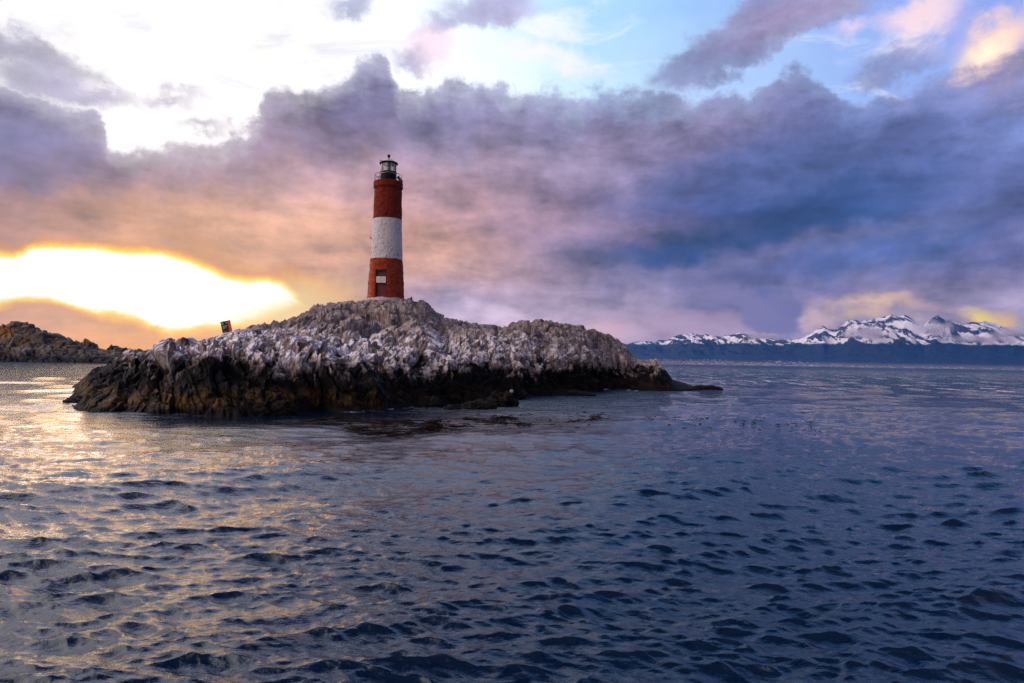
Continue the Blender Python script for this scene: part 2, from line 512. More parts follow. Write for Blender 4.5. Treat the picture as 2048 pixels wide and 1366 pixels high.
def bm_ring(bm, R_, r, z, seg=64, s2=8):
    vs = []
    for i in range(seg):
        t = 2 * math.pi * i / seg
        vs.append([bm.verts.new(((R_ + r * math.cos(2 * math.pi * j / s2)) * math.cos(t), (R_ + r * math.cos(2 * math.pi * j / s2)) * math.sin(t), z + r * math.sin(2 * math.pi * j / s2))) for j in range(s2)])
    for i in range(seg):
        for j in range(s2):
            bm.faces.new((vs[i][j], vs[(i + 1) % seg][j], vs[(i + 1) % seg][(j + 1) % s2], vs[i][(j + 1) % s2]))


# ------------------------------------------------------------------ numpy noise
def hash3(i, j, k, s):
    h = (i * 73856093) ^ (j * 19349663) ^ (k * 83492791) ^ (s * 2654435761)
    h = h & 0xffffffff
    h = ((h ^ (h >> 15)) * 2246822519) & 0xffffffff
    h = ((h ^ (h >> 13)) * 3266489917) & 0xffffffff
    return ((h ^ (h >> 16)) & 0xffffff).astype(np.float32) / 16777216.0


def vnoise(p, seed=0):
    i = np.floor(p).astype(np.int64)
    f = (p - i).astype(np.float32)
    f = f * f * f * (f * (f * 6 - 15) + 10)
    out = 0
    for a in (0, 1):
        wx = f[..., 0] if a else 1 - f[..., 0]
        for b in (0, 1):
            wy = f[..., 1] if b else 1 - f[..., 1]
            for c in (0, 1):
                wz = f[..., 2] if c else 1 - f[..., 2]
                out = out + wx * wy * wz * hash3(i[..., 0] + a, i[..., 1] + b, i[..., 2] + c, seed)
    return out


def fbm(p, octv=5, gain=0.5, seed=0, ridged=False):
    s, a, t = 0, 1.0, 0
    for o in range(octv):
        n = vnoise(p * (2.03 ** o) + 17.3 * o, seed + o)
        if ridged:
            n = 1 - np.abs(2 * n - 1)
        s = s + a * n
        t += a
        a *= gain
    return s / t


def facets(p, seed):
    """cellular field: returns random offset, tilted-plane value and distance to the cell border"""
    i0 = np.floor(p).astype(np.int64)
    best = np.full(p.shape[:-1], 1e9, np.float32); sec = best.copy()
    rnd = np.zeros_like(best); pl = np.zeros_like(best)
    for a in (-1, 0, 1):
        for b in (-1, 0, 1):
            for c in (-1, 0, 1):
                ii, jj, kk = i0[..., 0] + a, i0[..., 1] + b, i0[..., 2] + c
                d0 = (ii + hash3(ii, jj, kk, seed)) - p[..., 0]
                d1 = (jj + hash3(ii, jj, kk, seed + 1)) - p[..., 1]
                d2 = (kk + hash3(ii, jj, kk, seed + 2)) - p[..., 2]
                dd = np.sqrt(d0 * d0 + d1 * d1 + d2 * d2).astype(np.float32)
                closer = dd < best
                sec = np.where(closer, best, np.minimum(sec, dd))
                g0, g1, g2 = (hash3(ii, jj, kk, seed + 3 + t) * 2 - 1 for t in range(3))
                v = -(d0 * g0 + d1 * g1 + d2 * g2)
                best = np.where(closer, dd, best)
                rnd = np.where(closer, hash3(ii, jj, kk, seed + 7), rnd)
                pl = np.where(closer, v, pl)
    return rnd - 0.5, pl, sec - best


def grid_normals(P):
    du = np.gradient(P, axis=1); dv = np.gradient(P, axis=0)
    n = np.cross(du, dv)
    n /= np.linalg.norm(n, axis=-1, keepdims=True) + 1e-9
    return n


def rot_basis(ax_dir):
    z = np.array(ax_dir, float); z /= np.linalg.norm(z)
    t = np.array([0, 1, 0]) if abs(z[1]) < 0.9 else np.array([1, 0, 0])
    x = np.cross(t, z); x /= np.linalg.norm(x)
    return np.stack([x, np.cross(z, x), z], 0)


# ------------------------------------------------------------------ materials
def material(name):
    m = bpy.data.materials.new(name)
    m.use_nodes = True
    return m, NT(m.node_tree)


def finish(T, col, rough=0.7, bump=None, bstr=0.5, bdist=0.02, metallic=0.0, spec=0.5, extra=None):
    p = T.n('ShaderNodeBsdfPrincipled')
    T.put(p.inputs['Base Color'], col)
    T.put(p.inputs['Roughness'], rough)
    T.put(p.inputs['Metallic'], metallic)
    p.inputs['Specular IOR Level'].default_value = spec
    if bump is not None:
        b = T.n('ShaderNodeBump')
        T.put(b.inputs['Height'], bump)
        b.inputs['Strength'].default_value = bstr
        b.inputs['Distance'].default_value = bdist
        T.put(p.inputs['Normal'], b.outputs[0])
    for k, v in (extra or {}).items():
        T.put(p.inputs[k], v)
    o = T.n('ShaderNodeOutputMaterial')
    T.put(o.inputs[0], p.outputs[0])
    return p


def simple_mat(name, c, rough=0.6, var=0.15, scale=6.0, metallic=0.0, spec=0.5):
    m, T = material(name)
    g = T.n('ShaderNodeNewGeometry').outputs['Position']
    n = T.noise(g, scale, 5.0, 0.6)
    k = T.lstep(n, 0.3, 0.7, 1 - var, 1 + var)
    colr = T.v('SCALE', (c[0], c[1], c[2]), scale=k)
    finish(T, colr, rough, bump=n, bstr=0.25, bdist=0.01, metallic=metallic, spec=spec)
    return m


def rock_mat(name, tide=1.7, top_c=(0.29, 0.21, 0.185), guano=1.0, algae_x=None, white_z=2.0, scale=1.0):
    m, T = material(name)
    g = T.n('ShaderNodeNewGeometry')
    P = g.outputs['Position']; N = g.outputs['True Normal']
    sp = T.n('ShaderNodeSeparateXYZ'); T.put(sp.inputs[0], P)
    sn = T.n('ShaderNodeSeparateXYZ'); T.put(sn.inputs[0], N)
    nb = T.noise(P, 0.35 * scale, 4.0, 0.55)
    nm = T.noise(P, 1.3 * scale, 6.0, 0.6)
    nf = T.noise(P, 7.0 * scale, 6.0, 0.65)
    nv = T.noise(P, 28.0 * scale, 4.0, 0.6)
    # strata streaks
    mp = T.n('ShaderNodeMapping'); T.put(mp.inputs[0], P)
    mp.inputs['Rotation'].default_value = (0.2, R(38), 0.3)
    mp.inputs['Scale'].default_value = (5.0 * scale, 1.0 * scale, 0.8 * scale)
    ns = T.noise(mp.outputs[0], 1.2, 6.0, 0.62, 0.3)
    base = T.ramp(ns, [(0.28, (0.022, 0.018, 0.018)), (0.44, (0.11, 0.085, 0.075)), (0.55, top_c), (0.72, (0.38, 0.30, 0.28)), (0.9, (0.10, 0.085, 0.08))])
    base = T.mix(T.sstep(nm, 0.45, 0.68), base, (0.10, 0.085, 0.075, 1))
    base = T.mix(T.m('MULTIPLY', T.sstep(nf, 0.58, 0.74), 0.4), base, (0.04, 0.034, 0.034, 1))
    # bird lime on the up-facing and weather-side ledges
    zz = T.m('ADD', sp.outputs[2], T.m('MULTIPLY', T.m('SUBTRACT', nb, 0.5), 3.0))
    gz = T.m('MULTIPLY', T.sstep(zz, white_z - 0.6, white_z + 0.5), T.sstep(zz, white_z + 1.2, white_z + 2.8, 1.0, 0.12))
    gn = T.sstep(sn.outputs[2], 0.05, 0.6)
    mpv = T.n('ShaderNodeMapping'); T.put(mpv.inputs[0], P)
    mpv.inputs['Rotation'].default_value = (0.3, R(42), 0.2)
    mpv.inputs['Scale'].default_value = (2.4 * scale, 1.4 * scale, 0.95 * scale)
    nst = T.noise(mpv.outputs[0], 1.0, 6.0, 0.66, 0.2)
    gm = T.sstep(T.m('ADD', T.m('MULTIPLY', nst, 0.8), T.m('MULTIPLY', nf, 0.2)), 0.455, 0.55)
    gm = T.m('MULTIPLY', gm, T.sstep(sp.outputs[0], -2.0, 9.0, 1.0, 0.45))
    gf = T.m('MULTIPLY', T.m('MULTIPLY', gz, T.m('ADD', T.m('MULTIPLY', gn, 0.75), 0.25)), T.m('MULTIPLY', gm, guano))
    gcol = T.mix(nf, (0.58, 0.54, 0.60, 1), (0.96, 0.93, 0.96, 1))
    colr = T.mix(gf, base, gcol)
    # a light dusting of lime everywhere above the tide
    dust = T.m('MULTIPLY', T.sstep(nv, 0.50, 0.66), T.m('MULTIPLY', T.sstep(zz, white_z, white_z + 1.0), 0.28 * guano))
    colr = T.mix(dust, colr, (0.62, 0.56, 0.58, 1))
    # tide-blackened foot
    tz = T.m('ADD', T.m('ADD', sp.outputs[2], T.m('MULTIPLY', T.m('SUBTRACT', nst, 0.5), 4.2)), T.m('MULTIPLY', T.m('SUBTRACT', nb, 0.5), 3.0))
    tf = T.sstep(tz, tide - 0.35, tide + 0.35, 1.0, 0.0)
    wet = T.mix(T.sstep(nf, 0.50, 0.72), (0.0025, 0.002, 0.0025, 1), (0.014, 0.011, 0.010, 1))
    if algae_x is not None:
        ax = T.sstep(sp.outputs[0], algae_x[0], algae_x[1], 1.0, 0.22)
        az_ = T.m('MULTIPLY', T.sstep(tz, 1.35, 0.9, 0.0, 1.0), ax) if False else T.m('MULTIPLY', T.sstep(T.m('ADD', sp.outputs[2], nm), 1.25, 1.8, 1.0, 0.0), ax)
        ap = T.m('MULTIPLY', az_, T.sstep(T.m('ADD', T.m('MULTIPLY', nm, 0.6), T.m('MULTIPLY', nf, 0.4)), 0.45, 0.58))
        wet = T.mix(ap, wet, (0.10, 0.058, 0.020, 1))
    low = T.sstep(sp.outputs[2], 0.12, 0.45, 1.0, 0.0)
    wet = T.mix(low, wet, (0.008, 0.007, 0.006, 1))
    colr = T.mix(tf, colr, wet)
    rough = T.m('SUBTRACT', 0.85, T.m('MULTIPLY', tf, 0.15))
    bh = T.m('ADD', T.m('ADD', T.m('MULTIPLY', nf, 0.5), T.m('MULTIPLY', nv, 0.2)), T.m('MULTIPLY', ns, 0.5))
    finish(T, colr, rough, bump=bh, bstr=0.6, bdist=0.06 / scale, spec=0.08)
    return m


# ------------------------------------------------------------------ the lighthouse island
NCOL, NROW = 1380, 460
ctl_px = [100, 125, 150, 165, 185, 210, 258, 300, 333, 381, 407, 457, 511, 542, 573, 626, 663, 703, 733, 806, 819, 850, 867, 881, 900, 933,
          973, 1010, 1047, 1078, 1121, 1158, 1198, 1225, 1247, 1262, 1270, 1282, 1292, 1311, 1330, 1345, 1373, 1395]
ridge_y = [782, 774, 757, 747, 738, 733, 714, 705, 692, 690, 676, 663, 656, 653, 639, 621, 607, 603, 601, 601, 602, 609, 624, 638, 640, 645,
           650, 653, 642, 641, 645, 652, 663, 672, 688, 710, 722, 721, 727, 721, 738, 760, 769, 778]
shore_px = [100, 125, 150, 165, 185, 232, 311, 386, 473, 551, 604, 692, 769, 835, 870, 930, 1000, 1040, 1078, 1130, 1180, 1200, 1250, 1311, 1373, 1395]
shore_y = [786, 803, 815, 823, 827, 827, 828, 828, 829, 828, 825, 823, 820, 813, 810, 805, 800, 796, 791, 789, 784, 780, 779, 781, 781, 781]
rd_px = [100, 125, 210, 333, 457, 626, 733, 806, 880, 1000, 1080, 1200, 1262, 1311, 1373, 1395]
rd_d = [50, 49, 45, 41.5, 42, 47.5, 50.2, 50.2, 52, 57, 60, 67, 70, 68, 66, 65]
px = np.linspace(126, 1393, NCOL)
yr = np.interp(px, ctl_px, ridge_y)
ys = np.interp(px, shore_px, shore_y)
dr = np.interp(px, rd_px, rd_d)
Rg = at_depth(px, yr, dr)
Sh = at_z(px, ys, 0.0)
Rg[:, 2] = np.maximum(Rg[:, 2], 0.06)
tap = np.clip((px - 126) / 60.0, 0, 1) ** 0.8
Rg[:, 2] = Rg[:, 2] * tap - 0.5 * (1 - tap)
gap = dr - Sh[:, 1]
bad = gap < 2.0
Rg[bad, 1] = Sh[bad, 1] + 2.0
shapes = {
    'L': [(0, 0), (.06, .20), (.14, .44), (.28, .62), (.50, .78), (.75, .92), (1, 1)],
    'M': [(0, 0), (.05, .16), (.14, .31), (.34, .47), (.62, .60), (.80, .67), (1, 1)],
    'R': [(0, 0), (.07, .16), (.20, .42), (.42, .64), (.62, .80), (.82, .92), (1, 1)],
}
wM = np.interp(px, [560, 680, 880, 980], [0, 1, 1, 0])
wR = np.interp(px, [860, 1000], [0, 1]) * (1 - wM)
wL = 1 - wM - wR
prof = []
for k in range(7):
    t = sum(w * shapes[s][k][0] for w, s in ((wL, 'L'), (wM, 'M'), (wR, 'R')))
    z = sum(w * shapes[s][k][1] for w, s in ((wL, 'L'), (wM, 'M'), (wR, 'R')))
    prof.append((t, z))
pts = []
dirn = Rg[:, :2] - Sh[:, :2]
dirn /= np.linalg.norm(dirn, axis=1, keepdims=True)


def pt(xy, z):
    return np.concatenate([xy, z[:, None]], 1)


pts.append(pt(Sh[:, :2] - dirn * 1.6, np.full(NCOL, -1.3)))
for (t, z) in prof:
    pts.append(pt(Sh[:, :2] + (Rg[:, :2] - Sh[:, :2]) * t[:, None], Rg[:, 2] * z))
pts.append(pt(Rg[:, :2] + dirn * (1.5 + 2.4 * wM)[:, None], Rg[:, 2] * 0.985))
pts.append(pt(Rg[:, :2] + dirn * (4.0 + 2.4 * wM)[:, None], Rg[:, 2] * 0.80))
pts.append(pt(Rg[:, :2] + dirn * 10.0, np.full(NCOL, -1.5)))
CT = np.stack(pts, 0)                                     # (K, NCOL, 3)
seg = np.linalg.norm(np.diff(CT, axis=0), axis=-1).mean(1)
wts = np.array([0.5] + [1.5] * 6 + [0.8, 0.5, 0.35])
cum = np.concatenate([[0], np.cumsum(seg * wts)]); cum /= cum[-1]
tt = np.linspace(0, 1, NROW)
P = np.zeros((NROW, NCOL, 3))
for r_, t in enumerate(tt):
    k = min(int(np.searchsorted(cum, t, 'right')) - 1, len(cum) - 2)
    f = (t - cum[k]) / (cum[k + 1] - cum[k])
    p0, p1, p2, p3 = CT[max(k - 1, 0)], CT[k], CT[k + 1], CT[min(k + 2, len(cum) - 1)]
    cr_ = 0.5 * ((2 * p1) + (-p0 + p2) * f + (2 * p0 - 5 * p1 + 4 * p2 - p3) * f ** 2 + (-p0 + 3 * p1 - 3 * p2 + p3) * f ** 3)
    P[r_] = 0.5 * cr_ + 0.5 * (p1 * (1 - f) + p2 * f)


def rockify(P, sizes, amps, up_axis, thin, seed, ledge=None, keep=None, crack=0.5, big=None):
    N = grid_normals(P)
    if N[..., 2].mean() < 0:
        N = -N
    B = rot_basis(up_axis)
    out = P.copy()
    for s, a in zip(sizes, amps):
        q = P @ B.T
        q = q + (fbm(P / s * 0.9, 3, 0.5, seed + 31)[..., None] - 0.5) * s * 0.8
        q = q / (s * np.array([1.25, 1.6, thin]))
        rn, pl, bd = facets(q, seed)
        d = a * (rn * 0.9 + pl * 0.9) - a * crack * np.exp(-bd / 0.07)
        if keep is not None:
            d = d * keep
        if big is not None and s > 1.5:
            d = d * big
        out = out + N * d[..., None]
        seed += 50
    n = fbm(out * 3.0, 4, 0.55, seed) - 0.5
    out = out + N * (n * 0.05 * (1 if keep is None else keep))[..., None]
    return out


LHD = 52.0
base_pt = at_depth(771.5, 598, LHD)
LX, LY, LZ = [float(v) for v in base_pt]
keep = 1 - 0.92 * np.exp(-(((P[..., 0] - LX) / 2.3) ** 2 + ((P[..., 1] - LY) / 2.2) ** 2) ** 2)
keep *= np.clip(Rg[None, :, 2] / 3.2, 0.16, 1.0)
sxy = at_depth(455.0, 664.5, 40.5)
keep *= 1 - 0.9 * np.exp(-(((P[..., 0] - sxy[0]) / 1.3) ** 2 + ((P[..., 1] - 41.5) / 2.2) ** 2) ** 2)
keep *= np.interp(P[..., 2], [-1.0, 0.0, 1.0], [0.6, 0.7, 1.0])
ridge_k = np.exp(-(((P[..., 1] - Rg[None, :, 1]) / 3.8) ** 2))
big = 1 - 0.72 * ridge_k
# steep slabs on the right, blockier on the left: two passes blended across x
PA = rockify(P, (4.2, 2.0, 0.9, 0.38, 0.17), (0.70, 0.34, 0.08, 0.025, 0.012), (0.75, 0.25, 0.62), 0.75, 11, keep=keep, big=big, crack=0.6)
PB = rockify(P, (3.4, 1.7, 0.8, 0.34, 0.16), (0.55, 0.26, 0.07, 0.025, 0.012), (0.86, 0.10, 0.50), 0.6, 71, keep=keep, big=big, crack=0.6)
wB = np.clip((P[..., 0] + 9) / 9.0, 0, 1)[..., None]
PI_ = PA * (1 - wB) + PB * wB
# cleavage: thin slanting plates that run from upper left to lower right
Nn = grid_normals(P)
Nn = Nn if Nn[..., 2].mean() > 0 else -Nn
qq = (P @ rot_basis((0.84, 0.12, 0.53)).T + (fbm(P * 0.8, 3, 0.5, 8)[..., None] - 0.5) * 0.7)
ph = fbm(P * 0.45, 4, 0.5, 21) * 2.0
butt = fbm(np.stack([qq[..., 2] / 4.2, qq[..., 1] / 9.0, qq[..., 0] / 14.0], -1), 3, 0.5, 404, ridged=True) - 0.6
PI_ = PI_ + Nn * (butt * 2.3 * keep * (1 - 0.93 * ridge_k))[..., None]
for lam, am_ in ((1.9, 0.62), (0.75, 0.32), (0.30, 0.10), (0.13, 0.022)):
    rn_, pl_, bd_ = facets(qq / (lam * np.array([1.9, 2.8, 1.6])), int(lam * 1000))
    w_ = qq[..., 2] / lam + ph * 0.55 / lam ** 0.5 + rn_ * 0.5
    saw = w_ - np.floor(w_)
    amod = 0.45 + 1.1 * fbm(P * 0.6 / lam ** 0.5, 2, 0.5, int(lam * 777))
    rk = 1 - (0.82 if lam > 1 else 0.3) * ridge_k
    PI_ = PI_ + Nn * ((saw - 0.5) * am_ * amod * keep * rk * (0.65 + 0.35 * wB[..., 0]))[..., None]
for sz_, am_ in ((np.array([0.9, 2.2, 0.30]), 0.06),):
    rn_, pl_, bd_ = facets(qq / sz_, 555)
    PI_ = PI_ + Nn * ((am_ * rn_ * 1.6 - am_ * 0.7 * np.exp(-bd_ / 0.12)) * keep * (0.35 + 0.65 * wB[..., 0]))[..., None]
isl_me = grid_mesh("island", PI_)
M_rock = rock_mat("island_rock", tide=2.0, algae_x=(-14.0, -3.0), white_z=2.3)
island = new_obj("island", isl_me, M_rock)
tag(island, "rocky island streaked with white bird lime that carries the red and white lighthouse", None, kind='structure')


def isl_z(x, y):
    d = (PI_[..., 0] - x) ** 2 + (PI_[..., 1] - y) ** 2
    k = np.argsort(d.reshape(-1))[:6]
    return float(PI_[..., 2].reshape(-1)[k].max())


# ------------------------------------------------------------------ boulders at the foot
M_wetrock = rock_mat("wet_rock", tide=2.6, guano=0.0, algae_x=(-60.0, -50.0), white_z=6.0, scale=1.6)
M_palestone = simple_mat("pale_stone", (0.42, 0.38, 0.38), 0.8, 0.2, 12)


def boulder(name, label, cpx, cpy, w, h, dep, seed, mat=M_wetrock, group=None, cat="rock", lean=0.0, dz=None):
    c = at_z(cpx, cpy, 0.0) if dz is None else at_depth(cpx, cpy, dz)
    nr, nc = 60, 90
    th = np.linspace(0.02, math.pi * 0.72, nr)[:, None]; ph = np.linspace(0, 2 * math.pi, nc, endpoint=False)[None, :]
    x = np.sin(th) * np.cos(ph) * w / 2; y = np.sin(th) * np.sin(ph) * dep / 2; z = np.cos(th) * h
    x = x + lean * np.maximum(z, 0) 
    Pb = np.stack([x + 0 * z, y + 0 * z, z + 0 * x], -1)
    sc_ = min(w, h * 2)
    N = Pb / (np.linalg.norm(Pb, axis=-1, keepdims=True) + 1e-6)
    for s, a in ((0.5 * sc_, 0.16 * sc_), (0.22 * sc_, 0.07 * sc_), (0.1 * sc_, 0.03 * sc_)):
        rn, pl, bd = facets(Pb / s + seed * 3.7, seed)
        Pb = Pb + N * ((a * (rn + pl * 0.8)) - a * 0.4 * np.exp(-bd / 0.1))[..., None]
    me = grid_mesh(name, Pb, wrap=True)
    o = new_obj(name, me, mat)
    o.location = (float(c[0]), float(c[1]) + dep * 0.35, float(c[2]))
    tag(o, label, cat, group)
    return o


G = "weed-dark rocks along the island's waterline"
boulder("shore_rock", "small low black rock alone in the water left of the flat kelp-brown rock", 904, 818, 0.95, 0.16, 0.6, 1, group=G)
boulder("shore_rock", "flat brown weed-covered rock just left of the pointed black rock", 955, 817, 1.9, 0.42, 1.4, 2, group=G)
boulder("shore_rock", "pointed black wedge-shaped rock standing in the shallows before the island", 1003, 811, 1.7, 0.72, 1.3, 3, group=G, lean=-0.1)
boulder("shore_rock", "dark brown round rock against the cliff foot left of the small low rock", 852, 813, 1.6, 0.5, 1.2, 4, group=G)
boulder("shore_rock", "long low weedy black rock reaching out right of the pointed one", 1130, 792, 4.6, 0.42, 2.4, 5, group=G)
boulder("shore_rock", "low hump of dark rock at the far right tip of the island", 1416, 782, 3.4, 0.52, 1.8, 6, group=G)
boulder("shore_rock", "thin dark rock finger at the left tip reaching into the foam", 150, 806, 1.6, 0.30, 2.2, 7, group=G, lean=-0.5)
boulder("shore_rock", "brown slab rock slanting into the water under the left cliff", 520, 829, 2.6, 0.65, 1.3, 8, group=G, lean=0.5)
boulder("pale_stone", "small pale rounded stone at the dark cliff foot behind the pointed black rock", 1023, 783, 0.22, 0.12, 0.2, 9, mat=M_palestone, cat="stone", dz=40.2)
boulder("pale_stone", "pale stone lodged on the slope just right below the lighthouse mound", 862, 645, 0.34, 0.16, 0.3, 10, mat=M_palestone, cat="stone", dz=49.5)


# ------------------------------------------------------------------ far island on the left
def landform(name, pxs, ysky, dep, base_dep, mat, ncol, nrow, sizes, amps, seed, back=1.25, expo=0.75, thin=0.8, base_z=-1.0):
    px_ = np.linspace(pxs[0], pxs[-1], ncol)
    y_ = np.interp(px_, pxs, ysky)
    top = at_depth(px_, y_, dep)
    k = base_dep / dep
    bot = top.copy(); bot[:, 0] *= k; bot[:, 1] = base_dep; bot[:, 2] = base_z
    bk = top.copy(); bk[:, 0] *= back; bk[:, 1] = dep * back; bk[:, 2] = base_z
    t = np.linspace(0, 1, nrow)
    rws = []
    nf_ = int(nrow * 0.8)
    for i in range(nf_):
        f = i / (nf_ - 1)
        r = bot * (1 - f) + top * f
        r[:, 2] = base_z + (top[:, 2] - base_z) * f ** expo
        rws.append(r)
    for i in range(1, nrow - nf_ + 1):
        f = i / (nrow - nf_)
        r = top * (1 - f) + bk * f
        r[:, 2] = top[:, 2] + (base_z - top[:, 2]) * f ** 1.3
        rws.append(r)
    Pn = np.stack(rws, 0)
    if sizes:
        Pn = rockify(Pn, sizes, amps, (0.7, 0.2, 0.6), thin, seed)
    return Pn, px_


farx = [-260, -120, -50, 0, 19, 29, 48, 59, 82, 103, 132, 146, 173, 179, 212, 234, 247, 252, 271, 286, 310, 330]
fary = [668, 640, 650, 649, 644, 644, 650, 651, 663, 671, 680, 682, 684, 688, 697, 700, 706, 706, 706, 708, 713, 722]
Pf, _ = landform("far_island", farx, fary, 205, 186, None, 620, 110, (9, 4, 1.8), (1.6, 1.1, 0.5), 300, expo=0.7, back=1.15)
m_far, T = material("far_rock")
g = T.n('ShaderNodeNewGeometry'); sp = T.n('ShaderNodeSeparateXYZ'); T.put(sp.inputs[0], g.outputs['Position'])
na = T.noise(g.outputs['Position'], 0.16, 6, 0.6); nb_ = T.noise(g.outputs['Position'], 0.7, 5, 0.6)
c_ = T.ramp(nb_, [(0.3, (0.035, 0.030, 0.024)), (0.5, (0.085, 0.065, 0.048)), (0.7, (0.22, 0.18, 0.145))])
c_ = T.mix(T.m('MULTIPLY', T.sstep(na, 0.46, 0.58), T.sstep(sp.outputs[2], 3.5, 7.5)), c_, (0.22, 0.085, 0.012, 1))
c_ = T.mix(T.sstep(T.m('ADD', sp.outputs[2], T.m('MULTIPLY', nb_, 2.0)), 2.2, 3.8, 1.0, 0.0), c_, (0.010, 0.009, 0.009, 1))
finish(T, c_, 0.9, bump=nb_, bstr=0.8, bdist=0.6)
fi = new_obj("island", grid_mesh("far_island", Pf), m_far)
tag(fi, "low brown rocky island with rust-coloured turf at the far left", None, kind='structure')

# ------------------------------------------------------------------ mountains
mx = [600, 900, 1180, 1250, 1273, 1308, 1332, 1349, 1367, 1385, 1400, 1414, 1430, 1445, 1465, 1484, 1507, 1537, 1568, 1599, 1620, 1646, 1656, 1672, 1688, 1697,
      1722, 1735, 1751, 1765, 1779, 1795, 1808, 1820, 1834, 1847, 1860, 1871, 1887, 1900, 1917, 1930, 1941, 1955, 1967, 1982, 1996, 2016, 2048, 2090, 2150, 2230, 2350]
my = [702, 698, 692, 688, 685, 683, 683, 674, 669, 668, 671, 669, 674, 673, 670, 667, 674, 676, 680, 678, 668, 654, 661, 659, 648, 638,
      641, 639, 634, 634, 630, 633, 632, 637, 646, 651, 640, 633, 640, 639, 647, 648, 646, 646, 643, 647, 653, 660, 668, 662, 650, 668, 700]
NCM, NRM = 2300, 210
Pm, pxm = landform("mountains", mx, my, 10400, 8050, None, NCM, NRM, None, None, 0, expo=1.15, back=1.3, base_z=0.0)
f_h = np.linspace(0, 1, int(NRM * 0.8))
ffull = np.concatenate([f_h, np.linspace(1, 0, NRM - int(NRM * 0.8) + 1)[1:]])[:, None]
q = Pm / 1000.0
skew = q.copy(); skew[..., 0] = q[..., 0] * 4.2 + q[..., 2] * 4.0; skew[..., 1] = q[..., 1] * 1.6; skew[..., 2] = 0
rd = fbm(skew, 6, 0.55, 900, ridged=True)
lo = fbm(q * 1.3, 4, 0.5, 950)
amp = 300 * np.clip(Pm[..., 2] / 400, 0, 1.2) * (1 - 0.82 * np.clip((ffull - 0.75) / 0.25, 0, 1))
hgt = (rd - 0.62) * amp + (lo - 0.5) * 60 * np.clip(Pm[..., 2] / 150, 0, 1)
Pm2 = Pm.copy()
Pm2[..., 2] += hgt
Pm2[..., 1] -= hgt * 0.9
snow = fbm(skew * np.array([5.0, 3.0, 1]) + 5, 6, 0.68, 990)
gully = 0.62 - rd
m_mt, T = material("mountain")
g = T.n('ShaderNodeNewGeometry'); sp = T.n('ShaderNodeSeparateXYZ'); T.put(sp.inputs[0], g.outputs['Position'])
at = T.n('ShaderNodeAttribute', attribute_name='snow').outputs['Fac']
nz = T.noise(g.outputs['Position'], 0.004, 6, 0.65)
line = T.m('ADD', T.m('MULTIPLY', T.m('SUBTRACT', nz, 0.5), 90.0), T.m('ADD', sp.outputs[2], T.m('MULTIPLY', sp.outputs[0], -0.010)))
s_ = T.m('MULTIPLY', T.sstep(at, 0.0, 0.035), T.sstep(line, 262, 290))
wood = T.mix(T.noise(g.outputs['Position'], 0.01, 5, 0.6), (0.004, 0.013, 0.034, 1), (0.008, 0.022, 0.050, 1))  # forest colour tinted blue to stand in for distant haze
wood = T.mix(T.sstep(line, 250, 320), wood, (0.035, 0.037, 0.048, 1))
wood = T.mix(T.sstep(sp.outputs[2], 20, 75, 1.0, 0.0), wood, (0.15, 0.12, 0.13, 1))
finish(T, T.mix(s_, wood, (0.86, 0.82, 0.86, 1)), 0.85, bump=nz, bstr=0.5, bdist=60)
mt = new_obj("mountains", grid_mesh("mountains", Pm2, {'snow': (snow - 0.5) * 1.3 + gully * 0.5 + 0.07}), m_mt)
tag(mt, "snow-streaked mountain range across the channel above dark blue forested slopes", None, kind='structure')

# ------------------------------------------------------------------ haze
def haze():
    bm = bmesh.new()
    bm_box(bm, (0, 6480, 546.0), (30000, 13400, 1098.0))
    m, T = material("haze")
    v = T.n('ShaderNodeVolumePrincipled')
    v.inputs['Color'].default_value = (0.05, 0.34, 1.0, 1)
    v.inputs['Density'].default_value = 2.9e-5
    v.inputs['Anisotropy'].default_value = 0.15
    o = T.n('ShaderNodeOutputMaterial')
    T.put(o.inputs['Volume'], v.outputs[0])
    ob = new_obj("haze", bm_mesh("haze", bm), m)
    tag(ob, "thin blue evening air over the channel", None, kind='stuff')


haze()



m_wisp, T = material("wisp")
tcx = T.n('ShaderNodeTexCoord').outputs['Object']
r_ = T.v('LENGTH', tcx)
nn = T.noise(T.n('ShaderNodeNewGeometry').outputs['Position'], 0.006, 4, 0.6)
dn = T.m('MULTIPLY', T.sstep(T.m('ADD', r_, T.m('MULTIPLY', T.m('SUBTRACT', nn, 0.5), 1.9)), 0.20, 0.75, 1.0, 0.0), 8e-3)
v = T.n('ShaderNodeVolumePrincipled')
v.inputs['Color'].default_value = (1.0, 0.90, 0.92, 1)
T.put(v.inputs['Density'], dn)
o = T.n('ShaderNodeOutputMaterial')
T.put(o.inputs['Volume'], v.outputs[0])
for (wx, wy, ww, wh, lab) in [(1735, 668, 75, 20, "pale cloud wisp lying across the mid slope of the tallest snowy peak"), (1868, 657, 52, 22, "cloud wisp between the two highest snowy peaks"),
                              (1960, 678, 110, 13, "long low cloud wisp across the slopes at the far right"), (2030, 664, 60, 17, "cloud wisp at the right edge of the range"),
                              (1530, 672, 60, 12, "cloud wisp over the saddle left of the main range")]:
    bm = bmesh.new()
    bmesh.ops.create_icosphere(bm, subdivisions=3, radius=1.0)
    ob = new_obj("cloud", bm_mesh("cloud", bm), m_wisp)
    c = at_depth(wx, wy, 9100)
    ob.location = [float(q_) for q_ in c]
    k_ = 9100 / F
    ob.scale = (ww * k_, 300, wh * k_)
    tag(ob, lab, None, kind='stuff')

